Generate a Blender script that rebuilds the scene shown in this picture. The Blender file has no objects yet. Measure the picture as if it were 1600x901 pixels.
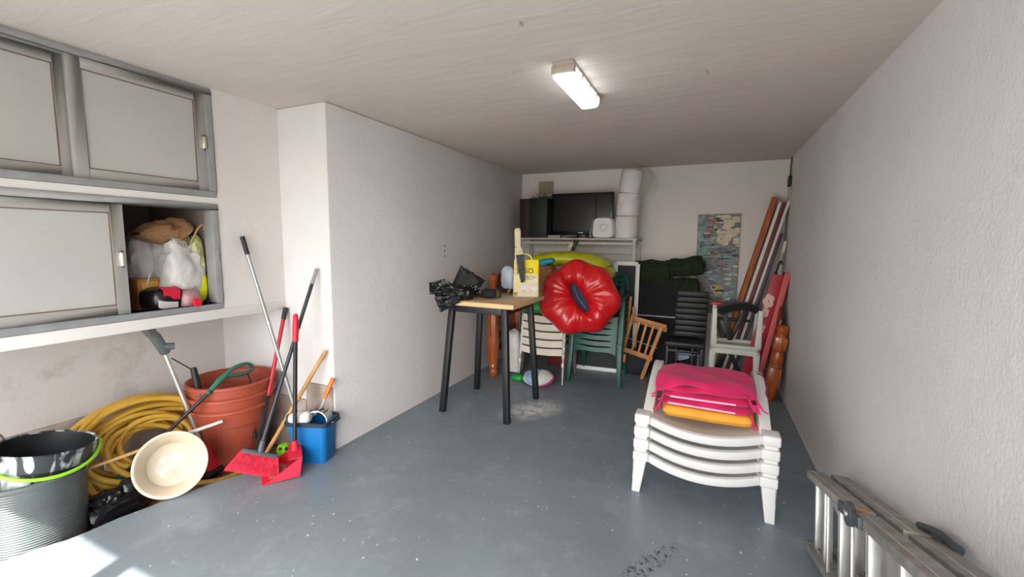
import bpy, bmesh, math, random
from mathutils import Vector as V, Matrix, noise as mn

random.seed(7)
scene = bpy.context.scene
COL = scene.collection
PI = math.pi

# ------------------------------------------------------------------ camera
cam_d = bpy.data.cameras.new('camera')
cam = bpy.data.objects.new('camera', cam_d)
COL.objects.link(cam)
scene.camera = cam
cam_d.sensor_width = 36.0
cam_d.lens = 672.106 / 1600 * 36.0
cam_d.clip_start = 0.02
yaw, pitch, roll = 0.425836, 0.108434, 0.011893
fw = V((-math.sin(yaw) * math.cos(pitch), math.cos(yaw) * math.cos(pitch), -math.sin(pitch)))
rt = V((math.cos(yaw), math.sin(yaw), 0))
up = rt.cross(fw)
r2 = rt * math.cos(roll) + up * math.sin(roll)
u2 = -rt * math.sin(roll) + up * math.cos(roll)
cm = Matrix((r2, u2, -fw)).transposed().to_4x4()
cm.translation = (0, 0, 1.5)
cam.matrix_world = cm

# ------------------------------------------------------------------ sky, sun, exposure
world = bpy.data.worlds.new('sky')
scene.world = world
world.use_nodes = True
wn = world.node_tree
wbg = wn.nodes['Background']
sky = wn.nodes.new('ShaderNodeTexSky')
sky.sky_type = 'NISHITA'
sky.sun_disc = False
sky.sun_elevation = math.radians(47)
sky.sun_rotation = math.radians(166)
sky.dust_density = 3.0
sky.air_density = 1.0
hsv = wn.nodes.new('ShaderNodeHueSaturation')
hsv.inputs['Saturation'].default_value = 0.5
wn.links.new(sky.outputs['Color'], hsv.inputs['Color'])
wn.links.new(hsv.outputs['Color'], wbg.inputs['Color'])
wbg.inputs['Strength'].default_value = 0.80

sd = bpy.data.lights.new('sun', 'SUN')
sd.energy = 15.0
sd.angle = math.radians(0.6)
sd.color = (1.0, 0.96, 0.90)
sun = bpy.data.objects.new('sun', sd)
COL.objects.link(sun)
sun.rotation_euler = V((-0.25, 1.0, -1.077)).to_track_quat('-Z', 'Y').to_euler()
sun.location = (0, -3, 5)

# the open doorway as a sampling portal for the sky (adds no light of its own)
pd = bpy.data.lights.new('doorway_portal', 'AREA')
pd.shape = 'RECTANGLE'
pd.size, pd.size_y = 4.0, 2.24
pd.cycles.is_portal = True
portal = bpy.data.objects.new('doorway_portal', pd)
COL.objects.link(portal)
portal.location = (-1.28, -0.96, 1.13)
portal.rotation_euler = V((0, 1, 0)).to_track_quat('-Z', 'Z').to_euler()

scene.view_settings.view_transform = 'Standard'
scene.view_settings.look = 'None'
scene.view_settings.gamma = 1.0
scene.view_settings.use_curve_mapping = False
scene.view_settings.exposure = 0.48

# ------------------------------------------------------------------ materials
def lin(c):
    if isinstance(c, str):
        c = [int(c[i:i + 2], 16) / 255 for i in (0, 2, 4)]
    return tuple((x / 12.92 if x <= 0.04045 else ((x + 0.055) / 1.055) ** 2.4) for x in c)

MATS = {}
def mat(name, col, rough=0.6, metal=0.0, var=0.10, vscale=5.0, bump=0.0, bscale=60.0, alpha=1.0,
        trans=0.0, emit=0.0, spec=0.5, col2=None, coat=0.0, sheen=0.0, stretch=None):
    """Principled material: base colour broken up by noise, optional fine relief."""
    if name in MATS:
        return MATS[name]
    m = bpy.data.materials.new(name)
    MATS[name] = m
    m.use_nodes = True
    nt = m.node_tree
    b = nt.nodes['Principled BSDF']
    c = lin(col)
    tc = nt.nodes.new('ShaderNodeTexCoord')
    src = tc.outputs['Object']
    if stretch:
        mp = nt.nodes.new('ShaderNodeMapping')
        mp.inputs['Scale'].default_value = stretch
        nt.links.new(src, mp.inputs['Vector'])
        src = mp.outputs['Vector']
    n = nt.nodes.new('ShaderNodeTexNoise')
    n.inputs['Scale'].default_value = vscale
    n.inputs['Detail'].default_value = 5
    nt.links.new(src, n.inputs['Vector'])
    rp = nt.nodes.new('ShaderNodeValToRGB')
    lo = lin(col2) if col2 else tuple(x * (1 - var) for x in c)
    hi = c if col2 else tuple(min(1, x * (1 + var)) for x in c)
    rp.color_ramp.elements[0].position = 0.35
    rp.color_ramp.elements[1].position = 0.65
    rp.color_ramp.elements[0].color = (*lo, 1)
    rp.color_ramp.elements[1].color = (*hi, 1)
    nt.links.new(n.outputs['Fac'], rp.inputs['Fac'])
    nt.links.new(rp.outputs['Color'], b.inputs['Base Color'])
    b.inputs['Roughness'].default_value = rough
    b.inputs['Metallic'].default_value = metal
    b.inputs['Specular IOR Level'].default_value = spec
    b.inputs['Transmission Weight'].default_value = trans
    b.inputs['Alpha'].default_value = alpha
    b.inputs['Coat Weight'].default_value = coat
    b.inputs['Sheen Weight'].default_value = sheen
    if emit:
        b.inputs['Emission Color'].default_value = (*c, 1)
        b.inputs['Emission Strength'].default_value = emit
    if bump:
        bn = nt.nodes.new('ShaderNodeTexNoise')
        bn.inputs['Scale'].default_value = bscale
        bn.inputs['Detail'].default_value = 4
        nt.links.new(src, bn.inputs['Vector'])
        bp = nt.nodes.new('ShaderNodeBump')
        bp.inputs['Strength'].default_value = bump
        bp.inputs['Distance'].default_value = 0.01
        nt.links.new(bn.outputs['Fac'], bp.inputs['Height'])
        nt.links.new(bp.outputs['Normal'], b.inputs['Normal'])
    return m

def plaster(name, col, fine=0.35, coarse=0.5, stretch=(1, 1, 1), stain=None):
    """whitewashed render: trowel waves plus a fine grain"""
    m = mat(name, col, rough=0.85, var=0.035, vscale=1.3)
    nt = m.node_tree
    b = nt.nodes['Principled BSDF']
    tc = nt.nodes.new('ShaderNodeTexCoord')
    mp = nt.nodes.new('ShaderNodeMapping')
    mp.inputs['Scale'].default_value = stretch
    nt.links.new(tc.outputs['Object'], mp.inputs['Vector'])
    n1 = nt.nodes.new('ShaderNodeTexNoise')
    n1.inputs['Scale'].default_value = 7
    n1.inputs['Detail'].default_value = 6
    n1.inputs['Distortion'].default_value = 0.6
    n2 = nt.nodes.new('ShaderNodeTexNoise')
    n2.inputs['Scale'].default_value = 70
    n2.inputs['Detail'].default_value = 3
    nt.links.new(mp.outputs['Vector'], n1.inputs['Vector'])
    nt.links.new(mp.outputs['Vector'], n2.inputs['Vector'])
    b1 = nt.nodes.new('ShaderNodeBump')
    b1.inputs['Strength'].default_value = coarse
    b1.inputs['Distance'].default_value = 0.03
    b2 = nt.nodes.new('ShaderNodeBump')
    b2.inputs['Strength'].default_value = fine
    b2.inputs['Distance'].default_value = 0.006
    nt.links.new(n1.outputs['Fac'], b1.inputs['Height'])
    nt.links.new(n2.outputs['Fac'], b2.inputs['Height'])
    nt.links.new(b1.outputs['Normal'], b2.inputs['Normal'])
    nt.links.new(b2.outputs['Normal'], b.inputs['Normal'])
    if stain:      # grubby marks with a shape of their own
        n3 = nt.nodes.new('ShaderNodeTexNoise')
        n3.inputs['Scale'].default_value = 1.7
        n3.inputs['Detail'].default_value = 7
        n3.inputs['Roughness'].default_value = 0.7
        nt.links.new(tc.outputs['Object'], n3.inputs['Vector'])
        r = nt.nodes.new('ShaderNodeValToRGB')
        r.color_ramp.elements[0].position = 0.55
        r.color_ramp.elements[1].position = 0.78
        nt.links.new(n3.outputs['Fac'], r.inputs['Fac'])
        mx = nt.nodes.new('ShaderNodeMix')
        mx.data_type = 'RGBA'
        old = b.inputs['Base Color'].links[0].from_socket
        nt.links.new(r.outputs['Color'], mx.inputs[0])
        nt.links.new(old, mx.inputs[6])
        mx.inputs[7].default_value = (*lin(stain), 1)
        nt.links.new(mx.outputs[2], b.inputs['Base Color'])
    return m

M_wall = plaster('whitewashed_wall', 'dcd7d2', fine=0.18, coarse=0.12)
M_wall_r = plaster('rough_whitewashed_wall', 'dedbda', fine=0.45, coarse=0.18)
M_wall_g = plaster('grubby_whitewashed_wall', 'd2cdc8', fine=0.15, coarse=0.12, stain='a79d94')
M_ceil = plaster('trowelled_ceiling', 'cbc1b7', fine=0.12, coarse=0.17, stretch=(0.3, 1.3, 1))

def floor_material():
    m = mat('grey_floor_paint', '78838a', rough=0.42, var=0.10, vscale=1.6)
    nt = m.node_tree
    b = nt.nodes['Principled BSDF']
    tc = nt.nodes.new('ShaderNodeTexCoord')
    base = b.inputs['Base Color'].links[0].from_socket
    def noise(scale, detail=6, rough=0.6):
        n = nt.nodes.new('ShaderNodeTexNoise')
        n.inputs['Scale'].default_value = scale
        n.inputs['Detail'].default_value = detail
        n.inputs['Roughness'].default_value = rough
        nt.links.new(tc.outputs['Object'], n.inputs['Vector'])
        return n.outputs['Fac']
    def ramp(sock, a, c):
        r = nt.nodes.new('ShaderNodeMapRange')
        r.inputs[1].default_value = a
        r.inputs[2].default_value = c
        nt.links.new(sock, r.inputs[0])
        return r.outputs[0]
    def mix(fac, a, colr):
        mx = nt.nodes.new('ShaderNodeMix')
        mx.data_type = 'RGBA'
        nt.links.new(fac, mx.inputs[0])
        nt.links.new(a, mx.inputs[6])
        mx.inputs[7].default_value = (*lin(colr), 1)
        return mx.outputs[2]
    def mul(a, c):
        q = nt.nodes.new('ShaderNodeMath')
        q.operation = 'MULTIPLY'
        nt.links.new(a, q.inputs[0])
        if isinstance(c, float):
            q.inputs[1].default_value = c
        else:
            nt.links.new(c, q.inputs[1])
        return q.outputs[0]
    def spot(x, y, sx, sy, rot=0.0):
        mp = nt.nodes.new('ShaderNodeMapping')
        mp.vector_type = 'TEXTURE'
        mp.inputs['Location'].default_value = (x, y, 0)
        mp.inputs['Rotation'].default_value = (0, 0, rot)
        mp.inputs['Scale'].default_value = (sx, sy, 1)
        nt.links.new(tc.outputs['Object'], mp.inputs['Vector'])
        g = nt.nodes.new('ShaderNodeTexGradient')
        g.gradient_type = 'SPHERICAL'
        nt.links.new(mp.outputs['Vector'], g.inputs['Vector'])
        return g.outputs['Fac']
    c = mix(mul(ramp(noise(3.5, 9, 0.75), 0.52, 0.74), 0.45), base, 'a5abaf')     # scuffed lighter paint
    c = mix(mul(ramp(noise(9, 7, 0.8), 0.60, 0.70), 0.45), c, 'b9bdbf')         # small flakes
    c = mix(mul(ramp(noise(2.1, 6, 0.6), 0.62, 0.75), 0.35), c, '59606a')        # darker damp marks
    c = mix(mul(ramp(noise(38, 2, 0.5), 0.715, 0.745), 0.9), c, 'dfe1e1')
    c = mix(mul(ramp(noise(5.2, 6, 0.7), 0.67, 0.76), 0.35), c, '9c8a78')         # rusty rubs          # specks
    n9 = noise(13, 8, 0.8)
    c = mix(mul(ramp(spot(-1.36, 3.48, 0.40, 0.24, 1.0), 0.05, 0.8), ramp(n9, 0.38, 0.56)), c, 'e6e6e4')   # spilled plaster dust
    c = mix(mul(ramp(spot(-0.17, 1.99, 0.24, 0.055, 1.06), 0.0, 0.3), ramp(noise(45, 4, 0.7), 0.50, 0.60)), c, '1b1c1f')  # tyre scuff
    nt.links.new(c, b.inputs['Base Color'])
    rr = nt.nodes.new('ShaderNodeMapRange')
    rr.inputs[3].default_value = 0.24
    rr.inputs[4].default_value = 0.55
    nt.links.new(noise(4, 6, 0.7), rr.inputs[0])
    nt.links.new(rr.outputs[0], b.inputs['Roughness'])
    bp = nt.nodes.new('ShaderNodeBump')
    bp.inputs['Strength'].default_value = 0.12
    bp.inputs['Distance'].default_value = 0.01
    nt.links.new(noise(18, 5, 0.6), bp.inputs['Height'])
    nt.links.new(bp.outputs['Normal'], b.inputs['Normal'])
    return m
M_floor = floor_material()
M_earth = mat('rough_red_screed', '8a6557', rough=0.95, col2='5d4a42', vscale=9, bump=0.6, bscale=35)
M_stone = mat('brown_stone_tile', 'bdb0a6', rough=0.7, col2='97887e', vscale=7, bump=0.2)
M_concrete = mat('pale_concrete', '86827b', rough=0.9, var=0.08, vscale=2, bump=0.2)
M_frame = mat('grey_painted_aluminium', 'a5a29c', rough=0.45, var=0.05, vscale=3)
M_frame_dk = mat('brushed_on_grey_paint', '8f8f8f', rough=0.6, var=0.10, vscale=8, bump=0.15)
M_panel = mat('frosted_grey_panel', 'b9b8b2', rough=0.28, var=0.04, vscale=2.5, bump=0.05, bscale=200)
M_carcass = mat('brown_cupboard_lining', '8d7c74', rough=0.8, var=0.12)
M_latch = mat('satin_steel', 'c9c6bd', rough=0.35, metal=0.8, var=0.05)
M_black = mat('black_powder_coat', '17181a', rough=0.45, var=0.1)
M_blackpl = mat('black_plastic', '1a1b1d', rough=0.5, var=0.15, vscale=12)
M_blackbag = mat('shiny_black_plastic_film', '111214', rough=0.28, var=0.2, bump=0.25, bscale=22)
M_fabricblk = mat('black_textile', '17171a', rough=0.95, var=0.2, vscale=40, sheen=0.1)
M_leather = mat('black_leatherette', '1b1b1d', rough=0.5, var=0.1, bump=0.1)
M_pine = mat('pale_pine', 'd9b98d', rough=0.55, var=0.1, vscale=3, stretch=(1, 9, 9), col2='c9a172')
M_pine_o = mat('varnished_pine_slats', 'c98a4e', rough=0.5, col2='b4743a', vscale=4, stretch=(6, 6, 1))
M_wood_or = mat('orange_varnished_turned_wood', 'b35a1e', rough=0.3, col2='93420f', vscale=5, stretch=(5, 5, 1), coat=0.3)
M_wood_red = mat('red_brown_varnished_panel', '6e2a17', rough=0.35, col2='571d10', vscale=4, coat=0.2)
M_wood_pole = mat('bare_wooden_pole', 'd0a468', rough=0.6, col2='bb8d52', vscale=9)
M_white = mat('white_resin', 'd9d8d4', rough=0.38, var=0.03)
M_stool = mat('off_white_plastic', 'd8d9cc', rough=0.45, var=0.04)
M_pink = mat('magenta_cushion_cloth', 'd31660', rough=0.75, var=0.10, vscale=8, bump=0.12, bscale=18, sheen=0.1)
M_pinkpipe = mat('pale_pink_sheen_piping', 'f3b6cf', rough=0.4, var=0.03)
M_yellowc = mat('amber_yellow_cushion_cloth', 'f0a93a', rough=0.8, var=0.06, bump=0.1, bscale=30)
M_alu = mat('scuffed_aluminium', 'c3c2bd', rough=0.42, metal=0.75, var=0.12, vscale=9)
M_alu_d = mat('dull_dusty_aluminium', '9d9a92', rough=0.6, metal=0.55, var=0.18, vscale=14)
M_hinge = mat('dark_hinge_plastic', '3f4648', rough=0.5, var=0.1)
M_sticker = mat('orange_sticker', 'c98a55', rough=0.6, var=0.1)
M_green = mat('dark_green_resin', '1b4e43', rough=0.42, var=0.12, vscale=6)
M_beige = mat('beige_plastic_slat', 'ddd3c2', rough=0.5, var=0.05)
M_tube = mat('grey_steel_tube', 'a6a9aa', rough=0.4, metal=0.6, var=0.08)
M_red_inf = mat('glossy_red_vinyl', 'c8141a', rough=0.30, var=0.08, vscale=3, bump=0.25, bscale=9, coat=0.25)
M_navy = mat('navy_blue_vinyl', '0c1540', rough=0.6, col2='06081a', vscale=14)
M_lime = mat('lime_yellow_vinyl', 'd3d21a', rough=0.3, col2='b5bb25', vscale=4, coat=0.2)
M_teal = mat('turquoise_vinyl', '1a9db0', rough=0.4, var=0.1)
M_leaf = mat('bright_green_vinyl', '17963a', rough=0.4, var=0.12)
M_tan = mat('tan_wicker', 'a9774a', rough=0.8, col2='8a5c33', vscale=30)
M_terra = mat('terracotta_plastic', 'a04b36', rough=0.5, var=0.08, vscale=5, bump=0.06)
M_hose = mat('mustard_yellow_hose', 'd0a53f', rough=0.45, var=0.08, vscale=8)
M_cream = mat('cream_plastic', 'c8bba4', rough=0.45, var=0.05)
M_plasterdry = mat('dried_white_plaster', 'dcd5cb', rough=0.95, col2='bfb1a2', vscale=12, bump=0.5, bscale=40)
M_blue = mat('bright_blue_plastic', '0d6aaa', rough=0.38, var=0.08, vscale=5)
M_redpl = mat('bright_red_plastic', 'd3203a', rough=0.45, var=0.08)
M_bristle = mat('red_broom_bristles', 'd9304a', rough=0.8, var=0.25, vscale=60, stretch=(1, 1, 0.15))
M_limeh = mat('lime_green_plastic', '8fd02a', rough=0.4, var=0.05)
M_trimgrey = mat('grey_tool_plastic', '5d6062', rough=0.5, var=0.06)
M_trimgreen = mat('green_tool_plastic', '2f6b5c', rough=0.5, var=0.08)
M_paper = mat('kraft_paper', '8f6845', rough=0.85, var=0.18, vscale=6, bump=0.8, bscale=13)
M_whitebag = mat('white_plastic_bag', 'd2ceca', rough=0.4, var=0.10, bump=1.0, bscale=17)
M_film = mat('clear_plastic_film', 'd6d0cb', rough=0.2, alpha=0.12, var=0.03, bump=0.4, bscale=12)
M_grass = mat('artificial_grass', '24330f', rough=0.95, col2='101a08', vscale=35, bump=1.0, bscale=120)
M_mesh = mat('dark_fly_mesh', '2b2d30', rough=0.7, var=0.1, alpha=0.85)
M_screen = mat('tv_screen_glass', '101114', rough=0.18, var=0.05, spec=0.3)
M_tvbody = mat('glossy_black_tv_plastic', '0c0d0f', rough=0.25, var=0.05)
M_tissue = mat('white_tissue_paper', 'e9e6e6', rough=0.9, var=0.03, bump=0.15, bscale=50)
M_shelf = mat('grey_white_shelf_metal', 'bdb9b2', rough=0.5, var=0.05)
M_oxblood = mat('oxblood_card', '2c1012', rough=0.6, var=0.15)
M_dkgreen = mat('very_dark_green_card', '0b1714', rough=0.55, var=0.2)
M_tubelit = mat('lit_fluorescent_cover', 'f4faff', rough=0.4, emit=4.0, var=0.01)
M_fixture = mat('aged_fixture_plastic', 'b1a69a', rough=0.5, var=0.08)

# ------------------------------------------------------------------ mesh helpers
class MB:
    """collects simple shapes (world coordinates) and links them as ONE mesh object"""
    def __init__(s):
        s.v, s.f, s.fm = [], [], []
        s.mi = 0
    def add(s, vs, fs):
        o = len(s.v)
        s.v += [V(p) for p in vs]
        s.f += [[i + o for i in f] for f in fs]
        s.fm += [s.mi] * len(fs)
        return s
    def box(s, a, b, rot=None, piv=None):
        (x0, y0, z0), (x1, y1, z1) = a, b
        vs = [V(p) for p in ((x0, y0, z0), (x1, y0, z0), (x1, y1, z0), (x0, y1, z0), (x0, y0, z1), (x1, y0, z1), (x1, y1, z1), (x0, y1, z1))]
        if rot is not None:
            piv = V(piv) if piv is not None else sum(vs, V()) / 8
            vs = [rot @ (p - piv) + piv for p in vs]
        return s.add(vs, [(0, 3, 2, 1), (4, 5, 6, 7), (0, 1, 5, 4), (1, 2, 6, 5), (2, 3, 7, 6), (3, 0, 4, 7)])
    def bar(s, p, q, w, h, ref=(0, 0, 1), w1=None, h1=None):
        """rectangular bar from p to q, w across, h along ref"""
        p, q = V(p), V(q)
        d = (q - p).normalized()
        ref = V(ref)
        if abs(d.dot(ref)) > 0.98:
            ref = V((0, 1, 0))
        x = d.cross(ref).normalized()
        y = x.cross(d).normalized()
        w1 = w if w1 is None else w1
        h1 = h if h1 is None else h1
        vs = [p + x * a * w / 2 + y * b * h / 2 for a, b in ((-1, -1), (1, -1), (1, 1), (-1, 1))]
        vs += [q + x * a * w1 / 2 + y * b * h1 / 2 for a, b in ((-1, -1), (1, -1), (1, 1), (-1, 1))]
        return s.add(vs, [(0, 1, 2, 3), (7, 6, 5, 4), (0, 4, 5, 1), (1, 5, 6, 2), (2, 6, 7, 3), (3, 7, 4, 0)])
    def tube(s, pts, r, n=10, closed=False, cap=True):
        pts = [V(p) for p in pts]
        m = len(pts)
        rs = r if isinstance(r, (list, tuple)) else [r] * m
        vs, fs = [], []
        prev = None
        for i, p in enumerate(pts):
            if closed:
                t = pts[(i + 1) % m] - pts[i - 1]
            else:
                t = pts[min(i + 1, m - 1)] - pts[max(i - 1, 0)]
            t.normalize()
            if prev is None:
                a = V((0, 0, 1)) if abs(t.z) < 0.9 else V((1, 0, 0))
                x = t.cross(a).normalized()
            else:
                x = (prev - t * prev.dot(t)).normalized()
            prev = x
            y = t.cross(x)
            for k in range(n):
                an = 2 * PI * k / n
                vs.append(p + (x * math.cos(an) + y * math.sin(an)) * rs[i])
        for i in range(m if closed else m - 1):
            j = (i + 1) % m
            for k in range(n):
                l = (k + 1) % n
                fs.append((i * n + k, i * n + l, j * n + l, j * n + k))
        if cap and not closed:
            fs.append(tuple(range(n))[::-1])
            fs.append(tuple(range((m - 1) * n, m * n)))
        return s.add(vs, fs)
    def lathe(s, prof, n=32, c=(0, 0, 0), mtx=None, sx=1.0, sy=1.0, cap=True):
        """prof: (radius, z) pairs, ends with radius 0 are capped by the pair itself"""
        vs, fs = [], []
        c = V(c)
        for r, z in prof:
            for k in range(n):
                a = 2 * PI * k / n
                p = V((r * math.cos(a) * sx, r * math.sin(a) * sy, z))
                vs.append((mtx @ p if mtx is not None else p) + c)
        for i in range(len(prof) - 1):
            for k in range(n):
                l = (k + 1) % n
                fs.append((i * n + k, i * n + l, (i + 1) * n + l, (i + 1) * n + k))
        if cap and prof[0][0] > 1e-5:
            fs.append(tuple(range(n))[::-1])
        if cap and prof[-1][0] > 1e-5:
            fs.append(tuple(range((len(prof) - 1) * n, len(prof) * n)))
        return s.add(vs, fs)
    def prism(s, poly, d, mtx=None):
        """polygon (list of 3-D points) extruded by vector d"""
        poly = [V(p) for p in poly]
        d = V(d)
        n = len(poly)
        vs = poly + [p + d for p in poly]
        fs = [tuple(range(n))[::-1], tuple(range(n, 2 * n))]
        for i in range(n):
            j = (i + 1) % n
            fs.append((i, j, n + j, n + i))
        return s.add(vs, fs)
    def grid(s, fn, nu, nv, wrap_u=False):
        vs, fs = [], []
        for i in range(nu):
            for j in range(nv):
                vs.append(V(fn(i / (nu if wrap_u else nu - 1), j / (nv - 1))))
        for i in range(nu if wrap_u else nu - 1):
            for j in range(nv - 1):
                k = (i + 1) % nu
                fs.append((i * nv + j, k * nv + j, k * nv + j + 1, i * nv + j + 1))
        return s.add(vs, fs)
    def build(s, name, m, parent=None, bevel=0.0, smooth=True, seg=2, ang=35, solid=0.0, fix=True, kind=None):
        root = parent
        off = V()
        while root is not None:
            off += root.location
            root = root.parent
        me = bpy.data.meshes.new(name)
        me.from_pydata([p - off for p in s.v], [], s.f)
        ms = m if isinstance(m, (list, tuple)) else [m]
        for x in ms:
            me.materials.append(x)
        for p, i in zip(me.polygons, s.fm):
            p.material_index = i
        bm = bmesh.new()
        bm.from_mesh(me)
        bmesh.ops.remove_doubles(bm, verts=bm.verts, dist=1e-6)
        if solid:
            bmesh.ops.recalc_face_normals(bm, faces=bm.faces)
            bmesh.ops.solidify(bm, geom=bm.faces[:], thickness=solid)
        if fix:
            bmesh.ops.recalc_face_normals(bm, faces=bm.faces)
        if bevel:
            es = [e for e in bm.edges if len(e.link_faces) == 2 and e.calc_face_angle(0) > math.radians(30)]
            bmesh.ops.bevel(bm, geom=es, offset=bevel, segments=seg, affect='EDGES', profile=0.5, clamp_overlap=True)
        bm.to_mesh(me)
        bm.free()
        if smooth:
            me.shade_smooth()
            me.set_sharp_from_angle(angle=math.radians(ang))
        o = bpy.data.objects.new(name, me)
        COL.objects.link(o)
        if parent is not None:
            o.parent = parent
        if kind:
            o['kind'] = kind
        return o

def thing(name, label, cat, loc, group=None):
    o = bpy.data.objects.new(name, None)
    o.empty_display_size = 0.1
    COL.objects.link(o)
    o.location = loc
    tag(o, label, cat, group)
    return o

def tag(o, label, cat, group=None):
    o['label'] = label
    o['category'] = cat
    if group:
        o['group'] = group
    return o

def rebase(o, loc):
    """move a single-mesh thing's origin to its base"""
    d = V(loc)
    o.data.transform(Matrix.Translation(-d))
    o.location = d
    return o

def copy_tree(o, loc=None, label=None, parent=None):
    c = o.copy()
    COL.objects.link(c)
    if parent is not None:
        c.parent = parent
    if loc is not None:
        c.location = loc
    if label:
        c['label'] = label
    for ch in list(o.children):
        copy_tree(ch, parent=c)
    return c

def struct(name, mb, m, parent=None, **k):
    o = mb.build(name, m, parent, **k)
    if parent is None:
        o['kind'] = 'structure'
    return o

def catmull(pts, n=6, closed=False):
    pts = [V(p) for p in pts]
    out = []
    m = len(pts)
    for i in range(m if closed else m - 1):
        if closed:
            p0, p1, p2, p3 = pts[i - 1], pts[i], pts[(i + 1) % m], pts[(i + 2) % m]
        else:
            p0, p1, p2, p3 = pts[max(i - 1, 0)], pts[i], pts[i + 1], pts[min(i + 2, m - 1)]
        for k in range(n):
            t = k / n
            out.append(0.5 * ((2 * p1) + (p2 - p0) * t + (2 * p0 - 5 * p1 + 4 * p2 - p3) * t * t + (3 * p1 - p0 - 3 * p2 + p3) * t ** 3))
    if not closed:
        out.append(pts[-1])
    return out

def rz(a):
    return Matrix.Rotation(a, 3, 'Z')

def crumple(mb, c, size, seed=0, amp=0.18, freq=2.2, nu=28, nv=18, e=0.7, flat=0.25, rot=None, taper=0.0):
    """a bag-like lump: superellipsoid with creases, flat underneath"""
    c = V(c)
    sx, sy, sz = size
    off = V((seed * 7.3, seed * 3.1, seed * 1.7))
    def sp(x, p):
        return math.copysign(abs(x) ** p, x)
    def fn(u, w):
        a = 2 * PI * u
        b = -PI / 2 + PI * w
        p = V((sp(math.cos(b), e) * sp(math.cos(a), e), sp(math.cos(b), e) * sp(math.sin(a), e), sp(math.sin(b), e)))
        q = p * freq + off
        d = mn.noise(q) * 0.6 + (0.25 - abs(mn.noise(q * 1.7 + V((5, 1, 2))))) * 1.1 + (0.2 - abs(mn.noise(q * 3.9))) * 0.55
        k = 1 + amp * d
        tp = 1 - taper * (p.z + 1) / 2
        r = V((p.x * k * sx / 2 * tp, p.y * k * sy / 2 * tp, p.z * k * sz / 2))
        r.z = max(r.z, -sz / 2 * (1 - flat * 0.5))
        if rot is not None:
            r = rot @ r
        return c + r
    return mb.grid(fn, nu, nv, wrap_u=True)

def pillow(mb, c, w, d, h, seed=0, wave=0.02, rot=None, n=22, edge=0.35, drop=None):
    """square seat pad with rounded corners"""
    c = V(c)
    def outline(x, y):
        return x, y
    tops = []
    for side in (1, -1):
        def fn(u, v_, side=side):
            x, y = 2 * u - 1, 2 * v_ - 1
            cx = x * math.sqrt(max(0, 1 - 0.10 * y ** 4))
            cy = y * math.sqrt(max(0, 1 - 0.10 * x ** 4))
            k = (1 - abs(x) ** 6) * (1 - abs(y) ** 6)
            hh = h / 2 * (edge * (1 if k > 0 else 0) + (1 - edge) * k ** 0.5) if k > 0 else 0
            wv = wave * mn.noise(V((x * 1.6 + seed * 3.3, y * 1.6 - seed, seed * 0.7)))
            p = V((cx * w / 2, cy * d / 2, side * hh + wv))
            if drop:
                p.z += drop(x, y)
            if rot is not None:
                p = rot @ p
            return c + p
        mb.grid(fn, n, n)
    return mb

# room measures
XL, XR, D, H = -2.358, 0.741, 5.507, 2.408
YC, XC, XB = 2.174, -2.821, -3.571
YD = -0.95       # doorway behind the camera
ZR = -0.09       # floor of the recess, a step below the painted floor

# ------------------------------------------------------------------ the room
rnd = random.Random(3)
edge = [(-2.358, 2.174), (-2.40, 2.09), (-2.48, 1.975), (-2.545, 1.86), (-2.60, 1.76), (-2.64, 1.672), (-2.695, 1.52), (-2.735, 1.38), (-2.778, 1.225), (-2.80, 1.10), (-2.806, 0.98), (-2.832, 0.90), (-2.875, 0.80), (-2.90, 0.708), (-2.93, 0.5), (-2.95, 0.1), (-2.96, -0.5), (-2.96, -1.15)]
jag = []
for i, (x, y) in enumerate(edge):
    jag.append((x + (rnd.uniform(-.008, .008) if i else 0), y))
poly = [(XR, -1.15), (XR, D), (XL, D)] + jag
struct('floor', MB().prism([(x, y, -0.09) for x, y in poly], (0, 0, 0.09)), M_floor, smooth=False)
struct('floor_recess', MB().box((-3.77, -1.15, -0.25), (XR, YC + 0.05, ZR)), M_earth, smooth=False)
struct('ceiling', MB().box((-3.77, -1.15, H), (XR + 0.2, D + 0.2, H + 0.2)), M_ceil, smooth=False)
struct('wall_right', MB().box((XR, -1.15, -0.25), (XR + 0.2, D + 0.2, H)), M_wall_r, smooth=False)
struct('wall_back', MB().box((XL, D, -0.25), (XR, D + 0.2, H)), M_wall, smooth=False)
struct('wall_left', MB().box((-3.77, YC, -0.25), (XL, D + 0.2, H)), M_wall_r, bevel=0.012)
struct('wall_recess', MB().box((-3.77, -1.15, -0.25), (XB, YC, H)), M_wall_g, smooth=False)
CY0, CY1 = 0.44, 1.725
w = MB()
w.box((XC - 0.10, CY1, 0.988), (XC, YC, H))
w.box((XB, -0.95, 0.988), (XC, CY0, H))
w.box((XC - 0.75, CY0, 1.712), (XC, CY1, 1.750))
w.box((XC - 0.10, CY0, 2.402), (XC, CY1, H))
struct('wall_cabinet', w, M_wall, smooth=False)
struct('trim_1', MB().box((XB, CY0, 0.988), (XC + 0.004, YC, 1.052)), M_wall, bevel=0.006)
w = MB()
w.box((-3.77, -1.15, -0.25), (-3.45, YD, H))
w.box((-3.45, -1.15, 2.25), (XR, YD, H))
struct('wall_front', w, M_wall, smooth=False)
struct('added_shadow_post', MB().box((-1.955, -1.02, 0.0), (-1.845, -0.96, 2.25)), M_frame, bevel=0.004)  # unseen post added in the doorway to cast the gap in the sun patch
struct('ground', MB().box((-12, -16, -0.3), (12, -1.15, -0.02)), M_concrete, smooth=False)

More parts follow.
